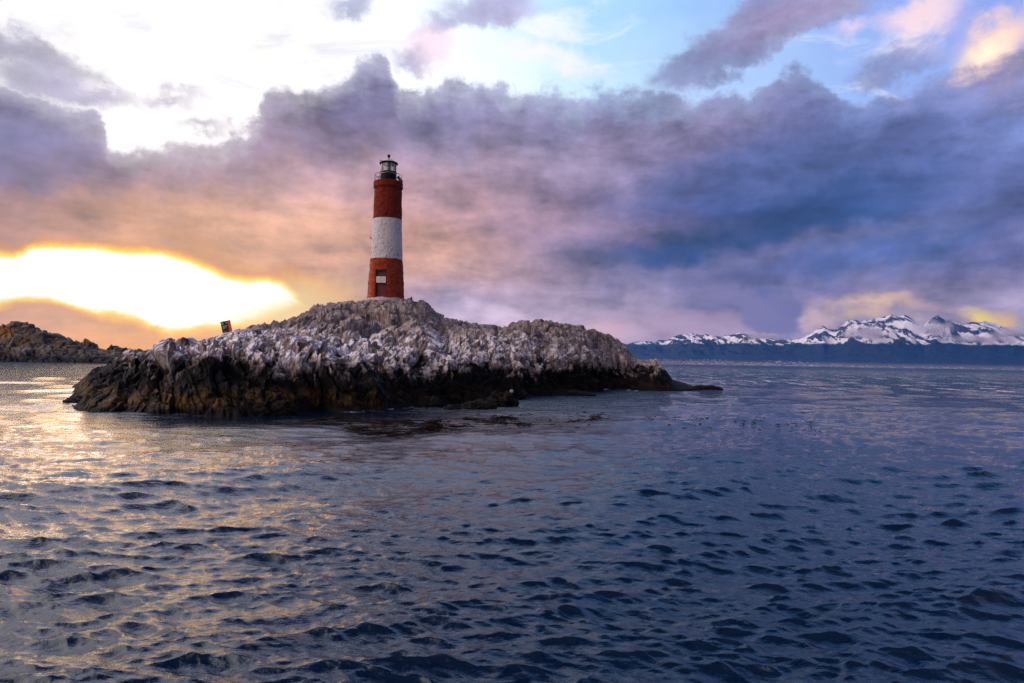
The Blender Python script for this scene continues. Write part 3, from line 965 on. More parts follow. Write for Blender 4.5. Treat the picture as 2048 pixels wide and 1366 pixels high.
# ------------------------------------------------------------------ town on the far shore
bm = bmesh.new()
for k in range(1500):
    px_ = random.uniform(1290, 2230)
    dens = 0.35 + 0.65 * math.exp(-((px_ - 1560) / 260) ** 2)
    if random.random() > dens: continue
    f = random.random() ** 1.8
    dep_ = 8040 + f * 520
    base = at_depth(px_, 700, dep_)
    fz = (dep_ - 8050) / 2350
    zt = 5 + 60 * f ** 1.3
    w_, d_, h_ = random.uniform(7, 20), random.uniform(8, 14), random.uniform(4, 9)
    x0, y0 = float(base[0]), dep_
    vs = bm_box(bm, (x0, y0 - 60, zt + h_ / 2), (w_, d_, h_))
m_town, T = material("town")
g = T.n('ShaderNodeNewGeometry')
rn = g.outputs['Random Per Island']
finish(T, T.ramp(rn, [(0.0, (0.75, 0.7, 0.7)), (0.4, (0.5, 0.42, 0.42)), (0.7, (0.3, 0.16, 0.14)), (1.0, (0.8, 0.75, 0.7))]), 0.8)
town = new_obj("town", bm_mesh("town", bm), m_town)
tag(town, "distant town of tiny pale buildings along the far shore below the mountains", None, kind='stuff')

# ------------------------------------------------------------------ sea
def ocean_tile(n, L, kp, spread_dir, slope_rms, power=3.6, kmax=None, seed=0, spread=4.0):
    r = np.random.default_rng(seed)
    k1 = np.fft.fftfreq(n, L / n) * 2 * math.pi
    kx, ky = np.meshgrid(k1, k1, indexing='xy')
    k = np.sqrt(kx ** 2 + ky ** 2); k[0, 0] = 1
    A = np.exp(-0.65 * (kp / k) ** 3) * k ** (-power)
    if kmax: A *= np.exp(-(k / kmax) ** 2)
    c = (kx * spread_dir[0] + ky * spread_dir[1]) / k
    A *= (0.10 + np.abs(c) ** spread)
    A[0, 0] = 0
    H = A * (r.normal(size=(n, n)) + 1j * r.normal(size=(n, n)))
    h = np.fft.ifft2(H).real
    H = np.fft.fft2(h)
    sx_ = np.fft.ifft2(1j * kx * H).real; sy_ = np.fft.ifft2(1j * ky * H).real
    s = math.sqrt((sx_ ** 2 + sy_ ** 2).mean())
    H *= slope_rms / s
    return H, kx, ky, k


def mips(T4, sigmas, chop):
    H, kx, ky, k = T4
    out = []
    for s in sigmas:
        g_ = H * np.exp(-0.5 * (k * s) ** 2)
        out.append(np.stack([np.fft.ifft2(g_).real,
                             chop * np.fft.ifft2(-1j * kx / k * g_).real * -1,
                             chop * np.fft.ifft2(-1j * ky / k * g_).real * -1], -1).astype(np.float32))
    return out


def sample(field, L, x, y):
    n = field.shape[0]
    u = (x / L * n) % n; v = (y / L * n) % n
    i = np.floor(u).astype(np.int64) % n; j = np.floor(v).astype(np.int64) % n
    fu = (u - np.floor(u))[..., None]; fv = (v - np.floor(v))[..., None]
    i2, j2 = (i + 1) % n, (j + 1) % n
    return (field[j, i] * (1 - fu) + field[j, i2] * fu) * (1 - fv) + (field[j2, i] * (1 - fu) + field[j2, i2] * fu) * fv


A1 = np.linspace(-48, 48, 1250)
A2 = np.linspace(48, 312, 110)[1:-1]
az_ = np.radians(np.concatenate([A1, A2]))
# rows: uniform in picture height near by, geometric far away
ang = np.concatenate([np.linspace(62, 32, 36)[:-1], np.linspace(32, 0.7, 620)])
rad = np.concatenate([[0.05], CAM_H / np.tan(np.radians(ang)), np.geomspace(CAM_H / math.tan(R(0.7)), 60000, 130)[1:]])
AA, RR = np.meshgrid(az_, rad)
X = RR * np.sin(AA); Y = RR * np.cos(AA)
spacing = np.gradient(rad)[:, None] * np.ones_like(X)
# chop, short chop and swell
wd = (0.12, -0.99)
t1 = ocean_tile(1024, 29.0, 2 * math.pi / 1.15, wd, 0.25, 2.1, 110, 3)
t2 = ocean_tile(512, 9.7, 2 * math.pi / 0.36, (-0.15, -1.0), 0.34, 2.2, 200, 5)
t3 = ocean_tile(512, 211.0, 2 * math.pi / 6.0, (0.45, -0.9), 0.07, 3.2, 3.5, 8)
sg = [0.0, 0.06, 0.15, 0.4, 1.1, 3.0]
m1 = mips(t1, sg, 1.1); m2 = mips(t2, sg, 0.8); m3 = mips(t3, [0, 1.0, 3.0, 8.0], 0.9)
px_of = 1024 + F * np.tan(np.clip(AA, -1.4, 1.4))
isx = np.interp(px_of, shore_px, shore_y)
shd = np.interp(px_of, px, Sh[:, 1])
# where it is calm (lee of the kelp) and where it is rough (open channel)
calm = np.exp(-((Y - 29) / 9.5) ** 2) * np.exp(-((X + 7) / 21) ** 2)
open_ = np.clip((RR - 55) / 60, 0, 1) * np.clip((X + 60) / 70, 0.35, 1)
patch = fbm(np.stack([X / 9, Y / 5, 0 * X], -1), 3, 0.5, 77)
expo_ = np.clip((X / np.maximum(Y, 1.0) - 0.10) / 0.5, 0, 1) * np.clip(RR / 25, 0, 1) * (Y > 0)
k1 = (1 + 0.65 * expo_) * (1 - 0.72 * calm) * (0.62 + 0.75 * patch) * (1 + 1.0 * open_)
D3 = np.zeros(X.shape + (3,), np.float32)


def add(ms, sgs, L, kk, off, rotdeg):
    c, s = math.cos(R(rotdeg)), math.sin(R(rotdeg))
    xr, yr_ = c * X + s * Y + off, -s * X + c * Y
    sig = spacing * 0.45
    acc_ = np.zeros(X.shape + (3,), np.float32)
    for lv in range(len(ms)):
        lo_ = sgs[lv - 1] if lv else -1; hi_ = sgs[lv + 1] if lv + 1 < len(ms) else None
        w = np.ones(X.shape)
        if lv: w = np.clip((sig - lo_) / (sgs[lv] - lo_), 0, 1)
        if hi_ is not None: w = w * np.clip((hi_ - sig) / (hi_ - sgs[lv]), 0, 1)
        else: w = w * np.clip(1 - (sig - sgs[lv]) / (sgs[lv] * 3), 0, 1)
        rr = w.max(1) > 0
        v = sample(ms[lv], L, xr[rr], yr_[rr]) * w[rr][..., None]
        acc_[rr] += v
    dx_, dy_ = acc_[..., 1] * c - acc_[..., 2] * s, acc_[..., 1] * s + acc_[..., 2] * c
    return np.stack([dx_ * kk, dy_ * kk, acc_[..., 0] * kk], -1)


D3 = add(m1, sg, 29.0, k1, 3.0, 0) + add(m1, sg, 29.0 * 1.31, k1 * 0.35, 11.0, 23) + add(m2, sg, 9.7, 0.25 + 0.75 * k1, 1.0, -8) + add(m3, [0, 1.0, 3.0, 8.0], 211.0, (1 - 0.6 * calm) * (1 + 1.7 * open_), 20.0, 0)
fade = np.clip((RR - 0.4) / 2.0, 0, 1)[..., None]
PS = np.stack([X, Y, 0 * X], -1) + D3 * fade
# foam: breaking crests in the open channel, lace along the rocks
cre = D3[..., 2]
open_foam = np.clip((RR - 62) / 40, 0, 1) * np.clip((900 - RR) / 500, 0.0, 1) * np.clip((X + 5) / 20, 0, 1)
fn = fbm(np.stack([X * 0.16, Y * 0.22, 0 * X], -1), 4, 0.6, 40)
fnl = fbm(np.stack([X * 1.4, Y * 0.9, 0 * X], -1), 3, 0.6, 44)
foam = 0 * X
inisl = (px_of > 95) & (px_of < 1400)
sd = shd - Y
shf = np.exp(-((sd - 0.05) / 0.38) ** 2) * inisl * (RR < 80)
fl = fbm(np.stack([X * 2.2, Y * 2.2, 0 * X], -1), 4, 0.6, 49)
fl2 = fbm(np.stack([X * 0.5, Y * 0.5, 0 * X], -1), 2, 0.6, 52)
foam = np.maximum(foam, shf * np.clip((fl - 0.40) * 7, 0, 1) * np.clip((fl2 - 0.34) * 7, 0, 1) * 0.9)
tipc = at_z(140, 812, 0)
foam = np.maximum(foam, np.exp(-(((X - tipc[0]) / 1.8) ** 2 + ((Y - tipc[1]) / 2.2) ** 2)) * np.clip((fl - 0.47) * 9, 0, 1))
sea_me = grid_mesh("sea", PS, {'foam': foam, 'openw': open_foam, 'expo': expo_, 'calm': calm}, wrap=True)
m_sea, T = material("sea_water")
g = T.n('ShaderNodeNewGeometry'); Pp = g.outputs['Position']
mp = T.n('ShaderNodeMapping'); T.put(mp.inputs[0], Pp)
mp.inputs['Rotation'].default_value = (0, 0, R(-12)); mp.inputs['Scale'].default_value = (0.7, 1.5, 1)
b1 = T.noise(mp.outputs[0], 9.0, 5.0, 0.65, 0.3)
b2 = T.noise(mp.outputs[0], 1.1, 6.0, 0.62, 0.2)
b3 = T.noise(mp.outputs[0], 0.12, 6.0, 0.6, 0.2)
sp = T.n('ShaderNodeSeparateXYZ'); T.put(sp.inputs[0], Pp)
dist = T.v('LENGTH', Pp)
bh = T.m('ADD', T.m('ADD', T.m('MULTIPLY', b1, 0.014), T.m('MULTIPLY', T.noise(mp.outputs[0], 34.0, 3.0, 0.6), 0.0012)), T.m('MULTIPLY', b2, T.lstep(dist, 12, 80, 0.0, 0.55)))
bh = T.m('ADD', bh, T.m('MULTIPLY', b3, T.lstep(dist, 50, 260, 0.0, 4.5)))
fo = T.n('ShaderNodeAttribute', attribute_name='foam').outputs['Fac']
ow = T.n('ShaderNodeAttribute', attribute_name='openw').outputs['Fac']
mp2 = T.n('ShaderNodeMapping'); T.put(mp2.inputs[0], Pp)
mp2.inputs['Scale'].default_value = (0.38, 0.10, 0.0)
f1 = T.noise(mp2.outputs[0], 1.0, 3.0, 0.55)
f2 = T.noise(Pp, 0.9, 4.0, 0.65)
fo = T.m('MAXIMUM', fo, T.m('MULTIPLY', T.m('MULTIPLY', T.sstep(f1, 0.565, 0.61), T.sstep(f2, 0.42, 0.60)), ow))
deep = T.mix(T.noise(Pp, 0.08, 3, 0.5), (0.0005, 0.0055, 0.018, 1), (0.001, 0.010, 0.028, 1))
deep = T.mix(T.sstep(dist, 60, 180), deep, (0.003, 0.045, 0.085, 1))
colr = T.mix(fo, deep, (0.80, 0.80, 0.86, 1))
rgh = T.m('ADD', T.m('ADD', 0.05, T.m('MULTIPLY', fo, 0.6)), T.lstep(dist, 60, 700, 0.0, 0.22))
exq = T.n('ShaderNodeAttribute', attribute_name='expo').outputs['Fac']
spl = T.m('MULTIPLY', T.lstep(dist, 35, 140, 0.78, 0.08), T.m('SUBTRACT', 1.0, T.m('MULTIPLY', exq, 0.2)))
caq = T.n('ShaderNodeAttribute', attribute_name='calm').outputs['Fac']
spl = T.m('MULTIPLY', spl, T.m('ADD', 1.0, T.m('MULTIPLY', caq, 0.8)))
bh = T.m('MULTIPLY', bh, T.m('SUBTRACT', 1.0, T.m('MULTIPLY', caq, 0.6)))
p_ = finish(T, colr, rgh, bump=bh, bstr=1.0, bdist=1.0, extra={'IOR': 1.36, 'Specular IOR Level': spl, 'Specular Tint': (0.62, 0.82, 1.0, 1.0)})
sea = new_obj("water", sea_me, m_sea, smooth=True)
tag(sea, "choppy dark blue sea with gold and lilac sky reflections", None, kind='structure')

# ------------------------------------------------------------------ kelp floating before the island
bm = bmesh.new()


def kelp_blade(x, y, L, w, ang_, rise):
    n = 6
    vs = []
    cx_, sx__ = math.cos(ang_), math.sin(ang_)
    ph = random.uniform(0, 6)
    for i in range(n + 1):
        t = i / n - 0.5
        ww = w * (1 - (2 * t) ** 2) ** 0.5 * 0.5 + 0.004
        bx = x + t * L * cx_; by = y + t * L * sx__ + 0.04 * math.sin(5 * t + ph)
        z = 0.035 + rise * (1 - (2 * t) ** 2) + 0.01 * math.sin(9 * t + ph)
        vs.append((bm.verts.new((bx - sx__ * ww, by + cx_ * ww, z)), bm.verts.new((bx + sx__ * ww, by - cx_ * ww, z + 0.012)),
                   bm.verts.new((bx, by, z - 0.02))))
    for a, b in zip(vs, vs[1:]):
        bm.faces.new((a[0], b[0], b[1], a[1]))
        bm.faces.new((a[1], b[1], b[2], a[2]))
        bm.faces.new((a[2], b[2], b[0], a[0]))


def strand(pxs, n, wy, Lr=(0.25, 0.8), rise=0.02):
    xs = [p[0] for p in pxs]; yy = [p[1] for p in pxs]
    for k in range(n):
        x_ = random.uniform(xs[0], xs[-1])
        y_ = float(np.interp(x_, xs, yy)) + random.gauss(0, wy)
        c = at_z(x_, y_, 0.0)
        kelp_blade(float(c[0]), float(c[1]), random.uniform(*Lr), random.uniform(0.012, 0.04), random.gauss(0.05, 0.2), abs(random.gauss(0, rise)))


strand([(615, 846), (680, 841), (760, 843), (870, 849)], 70, 4.0)
strand([(700, 862), (780, 871), (830, 866), (880, 855), (940, 853)], 80, 3.0)
strand([(700, 855), (880, 852)], 30, 5.0)
strand([(930, 838), (990, 846), (1060, 851)], 55, 1.6, (0.12, 0.4), 0.02)
strand([(985, 840), (1030, 838)], 60, 1.5, (0.15, 0.4), 0.05)
strand([(1130, 846), (1195, 842)], 12, 1.2, (0.15, 0.5), 0.04)
strand([(1180, 838), (1205, 834)], 30, 3.0, (0.10, 0.2), 0.08)
strand([(850, 838), (1260, 838), (1640, 850)], 90, 9.0, (0.08, 0.2), 0.03)

m_kelp = simple_mat("kelp", (0.030, 0.014, 0.006), 0.35, 0.4, 5)
kelp = new_obj("kelp", bm_mesh("kelp", bm), m_kelp)
tag(kelp, "dark brown kelp fronds floating in streaks in front of the island", None, kind='stuff')

# ------------------------------------------------------------------ lighthouse
PXM = LHD / F            # metres per photo pixel at the tower


def zpx(y):              # height above the base of a point on the tower axis seen at photo row y
    p = at_depth(771.5 + (598 - y) * 0.0225, y, LHD)
    return float(p[2]) - LZ


lh = empty("lighthouse", (LX, LY, LZ), 0.0)
tag(lh, "red and white banded masonry lighthouse on top of the rocky island", "lighthouse")

m_tower, T = material("tower_masonry")
tcn = T.n('ShaderNodeTexCoord').outputs['Object']
st = T.n('ShaderNodeSeparateXYZ'); T.put(st.inputs[0], tcn)
angn = T.m('MULTIPLY', T.m('ARCTAN2', st.outputs[0], st.outputs[1]), 1.15)
cb = T.n('ShaderNodeCombineXYZ'); T.put(cb.inputs[0], angn); T.put(cb.inputs[1], st.outputs[2])
br = T.n('ShaderNodeTexBrick')
T.put(br.inputs['Vector'], T.v('ADD', cb.outputs[0], T.v('SCALE', T.noise(tcn, 5.0, 3, 0.5, out=1), scale=0.05)))
br.inputs['Scale'].default_value = 1.0
br.inputs['Brick Width'].default_value = 0.26
br.inputs['Row Height'].default_value = 0.11
br.inputs['Mortar Size'].default_value = 0.012
br.inputs['Mortar Smooth'].default_value = 0.4
br.inputs['Color1'].default_value = (0.3, 0.3, 0.3, 1)
br.inputs['Color2'].default_value = (0.9, 0.9, 0.9, 1)
br.inputs['Mortar'].default_value = (0, 0, 0, 1)
bnz = T.noise(tcn, 3.0, 6, 0.65); bnf = T.noise(tcn, 14.0, 5, 0.65)
red = T.ramp(T.m('ADD', T.m('MULTIPLY', bnf, 0.6), T.m('MULTIPLY', bnz, 0.4)), [(0.30, (0.040, 0.004, 0.002)), (0.46, (0.20, 0.020, 0.007)), (0.58, (0.36, 0.045, 0.012)), (0.75, (0.46, 0.10, 0.035))])
red = T.v('SCALE', T.mix(0.35, red, br.outputs[0], 'MULTIPLY'), scale=1.15)
# upper band is a little deeper red
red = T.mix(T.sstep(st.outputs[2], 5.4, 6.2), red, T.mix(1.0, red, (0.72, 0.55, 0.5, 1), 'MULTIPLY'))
leftw = T.sstep(angn, -1.15, -1.75)
chips = T.m('MULTIPLY', T.sstep(bnf, 0.60, 0.66), T.m('ADD', 0.12, T.sstep(T.m('MULTIPLY', angn, -1.0), -3.1, -2.2)))
edge = T.sstep(st.outputs[0], -0.75, -1.05)
chip2 = T.m('MULTIPLY', T.sstep(T.noise(tcn, 9.0, 4, 0.7), 0.53, 0.60), T.sstep(st.outputs[0], -1.05, -0.80, 1.0, 0.0))
red = T.mix(T.m('MULTIPLY', chip2, 0.55), red, (0.55, 0.36, 0.30, 1))
white = T.mix(bnz, (0.58, 0.52, 0.53, 1), (0.74, 0.70, 0.70, 1))
lowz = T.lstep(st.outputs[2], 3.1, 4.4, 0.040, -0.02)
spot = T.sstep(T.m('ADD', T.noise(tcn, 6.5, 4, 0.7), T.m('ADD', lowz, T.lstep(st.outputs[0], -1.1, -0.8, 0.03, 0.0))), 0.60, 0.62)
mps = T.n('ShaderNodeMapping'); T.put(mps.inputs[0], tcn)
mps.inputs['Scale'].default_value = (5.0, 5.0, 0.6)
stn = T.noise(mps.outputs[0], 1.0, 5.0, 0.6)
white = T.mix(T.m('MULTIPLY', T.sstep(stn, 0.52, 0.70), 0.45), white, (0.42, 0.30, 0.25, 1))
red = T.mix(T.m('MULTIPLY', T.sstep(stn, 0.55, 0.72), 0.35), red, (0.10, 0.03, 0.018, 1))
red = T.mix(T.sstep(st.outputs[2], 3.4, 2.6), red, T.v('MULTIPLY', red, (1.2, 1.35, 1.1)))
white = T.mix(T.m('MULTIPLY', spot, 0.85), white, (0.06, 0.04, 0.04, 1))
zb0, zb1 = zpx(520), zpx(440)
wob = T.m('MULTIPLY', T.m('SUBTRACT', bnz, 0.5), 0.05)
zz = T.m('ADD', st.outputs[2], wob)
isw = T.m('MULTIPLY', T.m('GREATER_THAN', zz, zb0), T.m('LESS_THAN', zz, zb1))
bmp = T.m('ADD', T.m('MULTIPLY', br.outputs[1], -0.6), T.m('MULTIPLY', bnf, 0.7))
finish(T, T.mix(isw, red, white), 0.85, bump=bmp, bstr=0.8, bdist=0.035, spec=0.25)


def tower_wall():
    prof_ = [(600 + 22, 36.6), (597, 36.2), (580, 35.8), (563.5, 35.5), (562, 34.3), (548, 33.8), (520, 31.9), (490, 30.3), (460, 29.2), (440, 28.5), (410, 27.8), (376, 27.4)]
    ys_ = np.array([p[0] for p in prof_][::-1]); rs_ = np.array([p[1] for p in prof_][::-1]) * PXM
    nz_ = 210
    yy = np.linspace(622, 376, nz_)
    rr = np.interp(yy, ys_, rs_)
    zz_ = np.array([zpx(v) for v in yy])
    na_ = 150
    th = np.linspace(0, 2 * math.pi, na_, endpoint=False)
    Tt, Zz = np.meshgrid(th, zz_)
    Rr = rr[:, None] * np.ones_like(Tt)
    q = np.stack([np.cos(Tt) * 1.2, np.sin(Tt) * 1.2, Zz], -1)
    Rr = Rr + (fbm(q * 5.0, 3, 0.55, 61) - 0.5) * 0.075 + (fbm(q * 1.2, 2, 0.5, 66) - 0.5) * 0.05
    Pt = np.stack([Rr * np.cos(Tt), Rr * np.sin(Tt), Zz], -1)
    return Pt


DOOR_A = math.atan2(-0.995, -0.10)          # door faces the boat
Pt = tower_wall()
# door recess: push the wall inwards inside the door rectangle
dcx = float(at_depth(768.2, 570, LHD)[0]) - LX
d0z, d1z = zpx(596) - 0.15, zpx(544)
hw = 11.0 * PXM
ins = (np.abs(Pt[..., 0] - dcx) < hw) & (Pt[..., 1] < 0) & (Pt[..., 2] < d1z) & (Pt[..., 2] > d0z)
Pt[..., 1] = np.where(ins, Pt[..., 1] + 0.30, Pt[..., 1])
tw = new_obj("tower_wall", grid_mesh("tower_wall", Pt, wrap=True), m_tower, lh)
m_door = simple_mat("door_paint", (0.17, 0.010, 0.010), 0.55, 0.25, 5)
m_dark = simple_mat("black_iron", (0.003, 0.003, 0.005), 0.6, 0.3, 8, spec=0.15)
m_cream = simple_mat("plaque_enamel", (0.74, 0.66, 0.56), 0.6, 0.12, 9)
yd = float(Pt[..., 1][ins].mean())
bm = bmesh.new()
dz0, dz1 = zpx(596), zpx(545)
bm_box(bm, (dcx, yd - 0.05, (dz0 + dz1) / 2), (hw * 1.74, 0.05, dz1 - dz0), bev=0.006)
door = new_obj("door", bm_mesh("door", bm), m_door, lh)
bm = bmesh.new()
for sx_ in (-1, 1):
    bm_box(bm, (dcx + sx_ * hw * 0.96, yd - 0.10, (dz0 + dz1) / 2), (0.07, 0.26, dz1 - dz0 + 0.1), bev=0.008)
bm_box(bm, (dcx, yd - 0.10, dz1 + 0.04), (hw * 2.06, 0.27, 0.11), bev=0.008)
new_obj("door_frame", bm_mesh("door_frame", bm), simple_mat("frame_paint", (0.035, 0.005, 0.004), 0.6, 0.2, 6), lh)
bm = bmesh.new()
for k in range(6):
    bm_box(bm, (dcx - hw * 0.70 + k * hw * 0.28, yd - 0.079, (dz0 + dz1) / 2), (0.012, 0.010, (dz1 - dz0) * 0.94))
new_obj("door_board", bm_mesh("door_board", bm), m_door, door)
bm = bmesh.new()
bm_tube(bm, (dcx + hw * 0.66, yd - 0.13, dz0 + 0.85), (dcx + hw * 0.66, yd - 0.13, dz0 + 1.0), 0.012)
bm_tube(bm, (dcx + hw * 0.66, yd - 0.13, dz0 + 0.86), (dcx + hw * 0.66, yd - 0.07, dz0 + 0.86), 0.010)
new_obj("handle", bm_mesh("handle", bm), m_dark, door)
pz0, pz1 = zpx(569.2), zpx(557)
bm = bmesh.new()
bm_box(bm, (dcx, yd - 0.22, (pz0 + pz1) / 2), (18.6 * PXM, 0.03, pz1 - pz0), bev=0.005)
plq = new_obj("plaque", bm_mesh("plaque", bm), m_cream, lh)
plq['label'] = "cream notice board with faded lines of writing across the door"
m_ink = simple_mat("faded_ink", (0.30, 0.20, 0.12), 0.7)
for k, (w_, o_) in enumerate([(0.10, 0.03), (0.42, 0.0), (0.50, 0.01), (0.18, 0.0)]):
    zc = pz1 - 0.075 - k * 0.10
    bm = bmesh.new()
    x_ = -w_ / 2
    while x_ < w_ / 2:
        cw = random.uniform(0.03, 0.075)
        bm_box(bm, (dcx + o_ + x_ + cw / 2, yd - 0.2365, zc), (cw, 0.004, 0.022))
        x_ += cw + 0.016
    new_obj("writing_line", bm_mesh("writing_line", bm), m_ink, plq)

# footing of pale concrete on the rock
bm = bmesh.new()
bm_lathe(bm, [(1.52, -0.9), (1.55, -0.30), (1.50, -0.10), (1.46, 0.015), (0.5, 0.02)], 72)
for v in bm.verts:
    v.co.x *= 1 + 0.03 * math.sin(7 * v.co.y + 3 * v.co.z); v.co.z += 0.03 * math.sin(5 * v.co.x + v.co.y * 3)
new_obj("footing", bm_mesh("footing", bm), simple_mat("old_concrete", (0.46, 0.38, 0.36), 0.9, 0.35, 5), lh)

# cornice carrying the gallery
zc0, zc1 = zpx(377), zpx(365)
rc = 29.4 * PXM
rt = 27.4 * PXM
bm = bmesh.new()
bm_lathe(bm, [(rt - 0.05, zc0 - 0.12), (rt + 0.01, zc0 - 0.10), (rc, zc0 + 0.02), (rc + 0.015, zc0 + 0.07), (rc - 0.01, zc0 + 0.10), (rc - 0.005, zc1 - 0.06), (rc - 0.03, zc1), (0.3, zc1 + 0.015)], 96)
new_obj("cornice", bm_mesh("cornice", bm), m_tower, lh)
# drum under the lantern
rdm = 15.8 * PXM
zd1 = zpx(345.5)
bm = bmesh.new()
bm_lathe(bm, [(rdm, zc1 - 0.02), (rdm, zd1 - 0.05), (rdm + 0.035, zd1 - 0.045), (rdm + 0.04, zd1 + 0.015), (rdm - 0.02, zd1 + 0.03), (0.1, zd1 + 0.032)], 64)
new_obj("lantern_drum", bm_mesh("lantern_drum", bm), m_dark, lh)
bm = bmesh.new()
bm_lathe(bm, [(rdm + 0.012, zd1 - 0.13), (rdm + 0.014, zd1 - 0.10), (rdm + 0.012, zd1 - 0.075)], 64)
new_obj("drum_band", bm_mesh("drum_band", bm), simple_mat("worn_white_paint", (0.55, 0.50, 0.50), 0.7, 0.3, 12), lh)
# glazing
zg1 = zpx(328)
m_glass, T = material("lantern_glass")
gl_ = T.n('ShaderNodeBsdfGlossy'); gl_.inputs['Roughness'].default_value = 0.03; gl_.inputs['Color'].default_value = (0.9, 0.9, 0.9, 1)
tr_ = T.n('ShaderNodeBsdfTransparent'); tr_.inputs['Color'].default_value = (0.86, 0.88, 0.86, 1)
fr = T.n('ShaderNodeFresnel'); fr.inputs[0].default_value = 1.5
mx_ = T.n('ShaderNodeMixShader'); T.put(mx_.inputs[0], fr.outputs[0]); T.put(mx_.inputs[1], tr_.outputs[0]); T.put(mx_.inputs[2], gl_.outputs[0])
oo = T.n('ShaderNodeOutputMaterial'); T.put(oo.inputs[0], mx_.outputs[0])
rg = 15.2 * PXM
for k in range(12):
    t0, t1_ = 2 * math.pi * k / 12 + 0.05, 2 * math.pi * (k + 1) / 12 - 0.05
    bm = bmesh.new()
    a = (rg * math.cos(t0), rg * math.sin(t0)); b = (rg * math.cos(t1_), rg * math.sin(t1_))
    vs = [bm.verts.new((*a, zd1 + 0.04)), bm.verts.new((*b, zd1 + 0.04)), bm.verts.new((*b, zg1)), bm.verts.new((*a, zg1))]
    bm.faces.new(vs)
    r_ = bmesh.ops.extrude_face_region(bm, geom=list(bm.faces))
    for v in r_['geom']:
        if isinstance(v, bmesh.types.BMVert): v.co.x *= 0.985; v.co.y *= 0.985
    new_obj("lantern_pane", bm_mesh("lantern_pane", bm), m_glass, lh)
m_wpaint = simple_mat("white_metal", (0.62, 0.58, 0.57), 0.5, 0.25, 10)
for k in range(12):
    t0 = 2 * math.pi * k / 12
    bm = bmesh.new()
    bm_tube(bm, (rg * math.cos(t0), rg * math.sin(t0), zd1 + 0.02), (rg * math.cos(t0), rg * math.sin(t0), zg1 + 0.02), 0.020, seg=8)
    new_obj("glazing_bar", bm_mesh("glazing_bar", bm), m_wpaint, lh)
# lamp and lens inside
bm = bmesh.new()
bm_lathe(bm, [(0.0, zd1 + 0.03), (0.16, zd1 + 0.035), (0.16, zd1 + 0.10), (0.10, zd1 + 0.12), (0.22, zd1 + 0.18), (0.24, zd1 + 0.30), (0.22, zd1 + 0.42), (0.12, zd1 + 0.50), (0.12, zd1 + 0.54), (0.0, zd1 + 0.55)], 24)
new_obj("lens", bm_mesh("lens", bm), simple_mat("lens_glass", (0.33, 0.36, 0.30), 0.15, 0.2, 20), lh)
# dome, finial, vane
re = 18.4 * PXM
ze = zpx(327)
zdm = zpx(317.5)
bm = bmesh.new()
bm_lathe(bm, [(rg - 0.05, ze - 0.04), (re - 0.01, ze - 0.05), (re + 0.01, ze - 0.01), (re - 0.02, ze + 0.045), (re - 0.10, ze + 0.06)], 64)
new_obj("eaves_ring", bm_mesh("eaves_ring", bm), m_dark, lh)
bm = bmesh.new()
hd = zdm - ze
bm_lathe(bm, [(re - 0.085, ze + 0.055), (re - 0.16, ze + 0.30 * hd), (re - 0.29, ze + 0.60 * hd), (re - 0.42, ze + 0.82 * hd), (re - 0.56, ze + 0.97 * hd), (0.0, ze + hd)], 12)
dome = new_obj("lantern_roof", bm_mesh("lantern_roof", bm), simple_mat("roof_metal", (0.50, 0.44, 0.43), 0.5, 0.25, 6), lh)
bm = bmesh.new()
zf = zpx(312)
bm_lathe(bm, [(0.13, ze + hd - 0.06), (0.10, ze + hd + 0.03), (0.055, ze + hd + 0.07), (0.05, ze + hd + 0.12), (0.09, zf - 0.08), (0.12, zf - 0.03), (0.12, zf + 0.03), (0.08, zf + 0.09), (0.02, zf + 0.11), (0.015, zf + 0.16), (0, zf + 0.165)], 24)
new_obj("finial", bm_mesh("finial", bm), m_dark, lh)
bm = bmesh.new()
bm_tube(bm, (-0.68, -0.1, ze + 0.21), (-0.38, -0.1, ze + 0.19), 0.012, seg=6)
bm_tube(bm, (-0.68, -0.1, ze + 0.20), (-0.60, -0.1, ze + 0.205), 0.022, seg=6)
new_obj("roof_bracket", bm_mesh("roof_bracket", bm), m_dark, lh)
# gallery railing
rr_ = 26.8 * PXM
zr1, zr0 = zpx(351), zpx(359.5)
for z_ in (zr1, zr0):
    bm = bmesh.new()
    bm_ring(bm, rr_, 0.016, z_, 72, 6)
    new_obj("railing_rail", bm_mesh("railing_rail", bm), m_dark, lh)
for k in range(8):
    t0 = 2 * math.pi * (k + 0.35) / 8
    bm = bmesh.new()
    bm_tube(bm, (rr_ * math.cos(t0), rr_ * math.sin(t0), zc1 - 0.03), (rr_ * math.cos(t0), rr_ * math.sin(t0), zr1 + 0.01), 0.015, seg=6)
    new_obj("railing_post", bm_mesh("railing_post", bm), m_dark, lh)
# solar panel leaning on the rail at the right
pa = at_depth(796.0, 353.5, LHD - 0.7); pb = at_depth(803.5, 364.0, LHD - 0.9)
pa = Vector((float(pa[0]) - LX, float(pa[1]) - LY, float(pa[2]) - LZ)); pb = Vector((float(pb[0]) - LX, float(pb[1]) - LY, float(pb[2]) - LZ))
ax_ = (pb - pa)
zax = ax_.normalized(); yax = Vector((0.1, -0.9, 0.3)); xax = yax.cross(zax).normalized(); yax = zax.cross(xax)
rot = Matrix((xax, yax, zax)).transposed()
bm = bmesh.new()
bm_box(bm, (pa + pb) / 2, (0.21, 0.05, ax_.length + 0.08), rot, 0.006)
spn = new_obj("solar_panel", bm_mesh("solar_panel", bm), m_dark, lh)
bm = bmesh.new()
for i in range(2):
    for j in range(4):
        c_ = (pa + pb) / 2 + rot @ Vector(((i - 0.5) * 0.09, -0.028 if False else 0.028, (j - 1.5) * (ax_.length / 4.0)))
        bm_box(bm, c_, (0.08, 0.006, ax_.length / 4.4), rot)
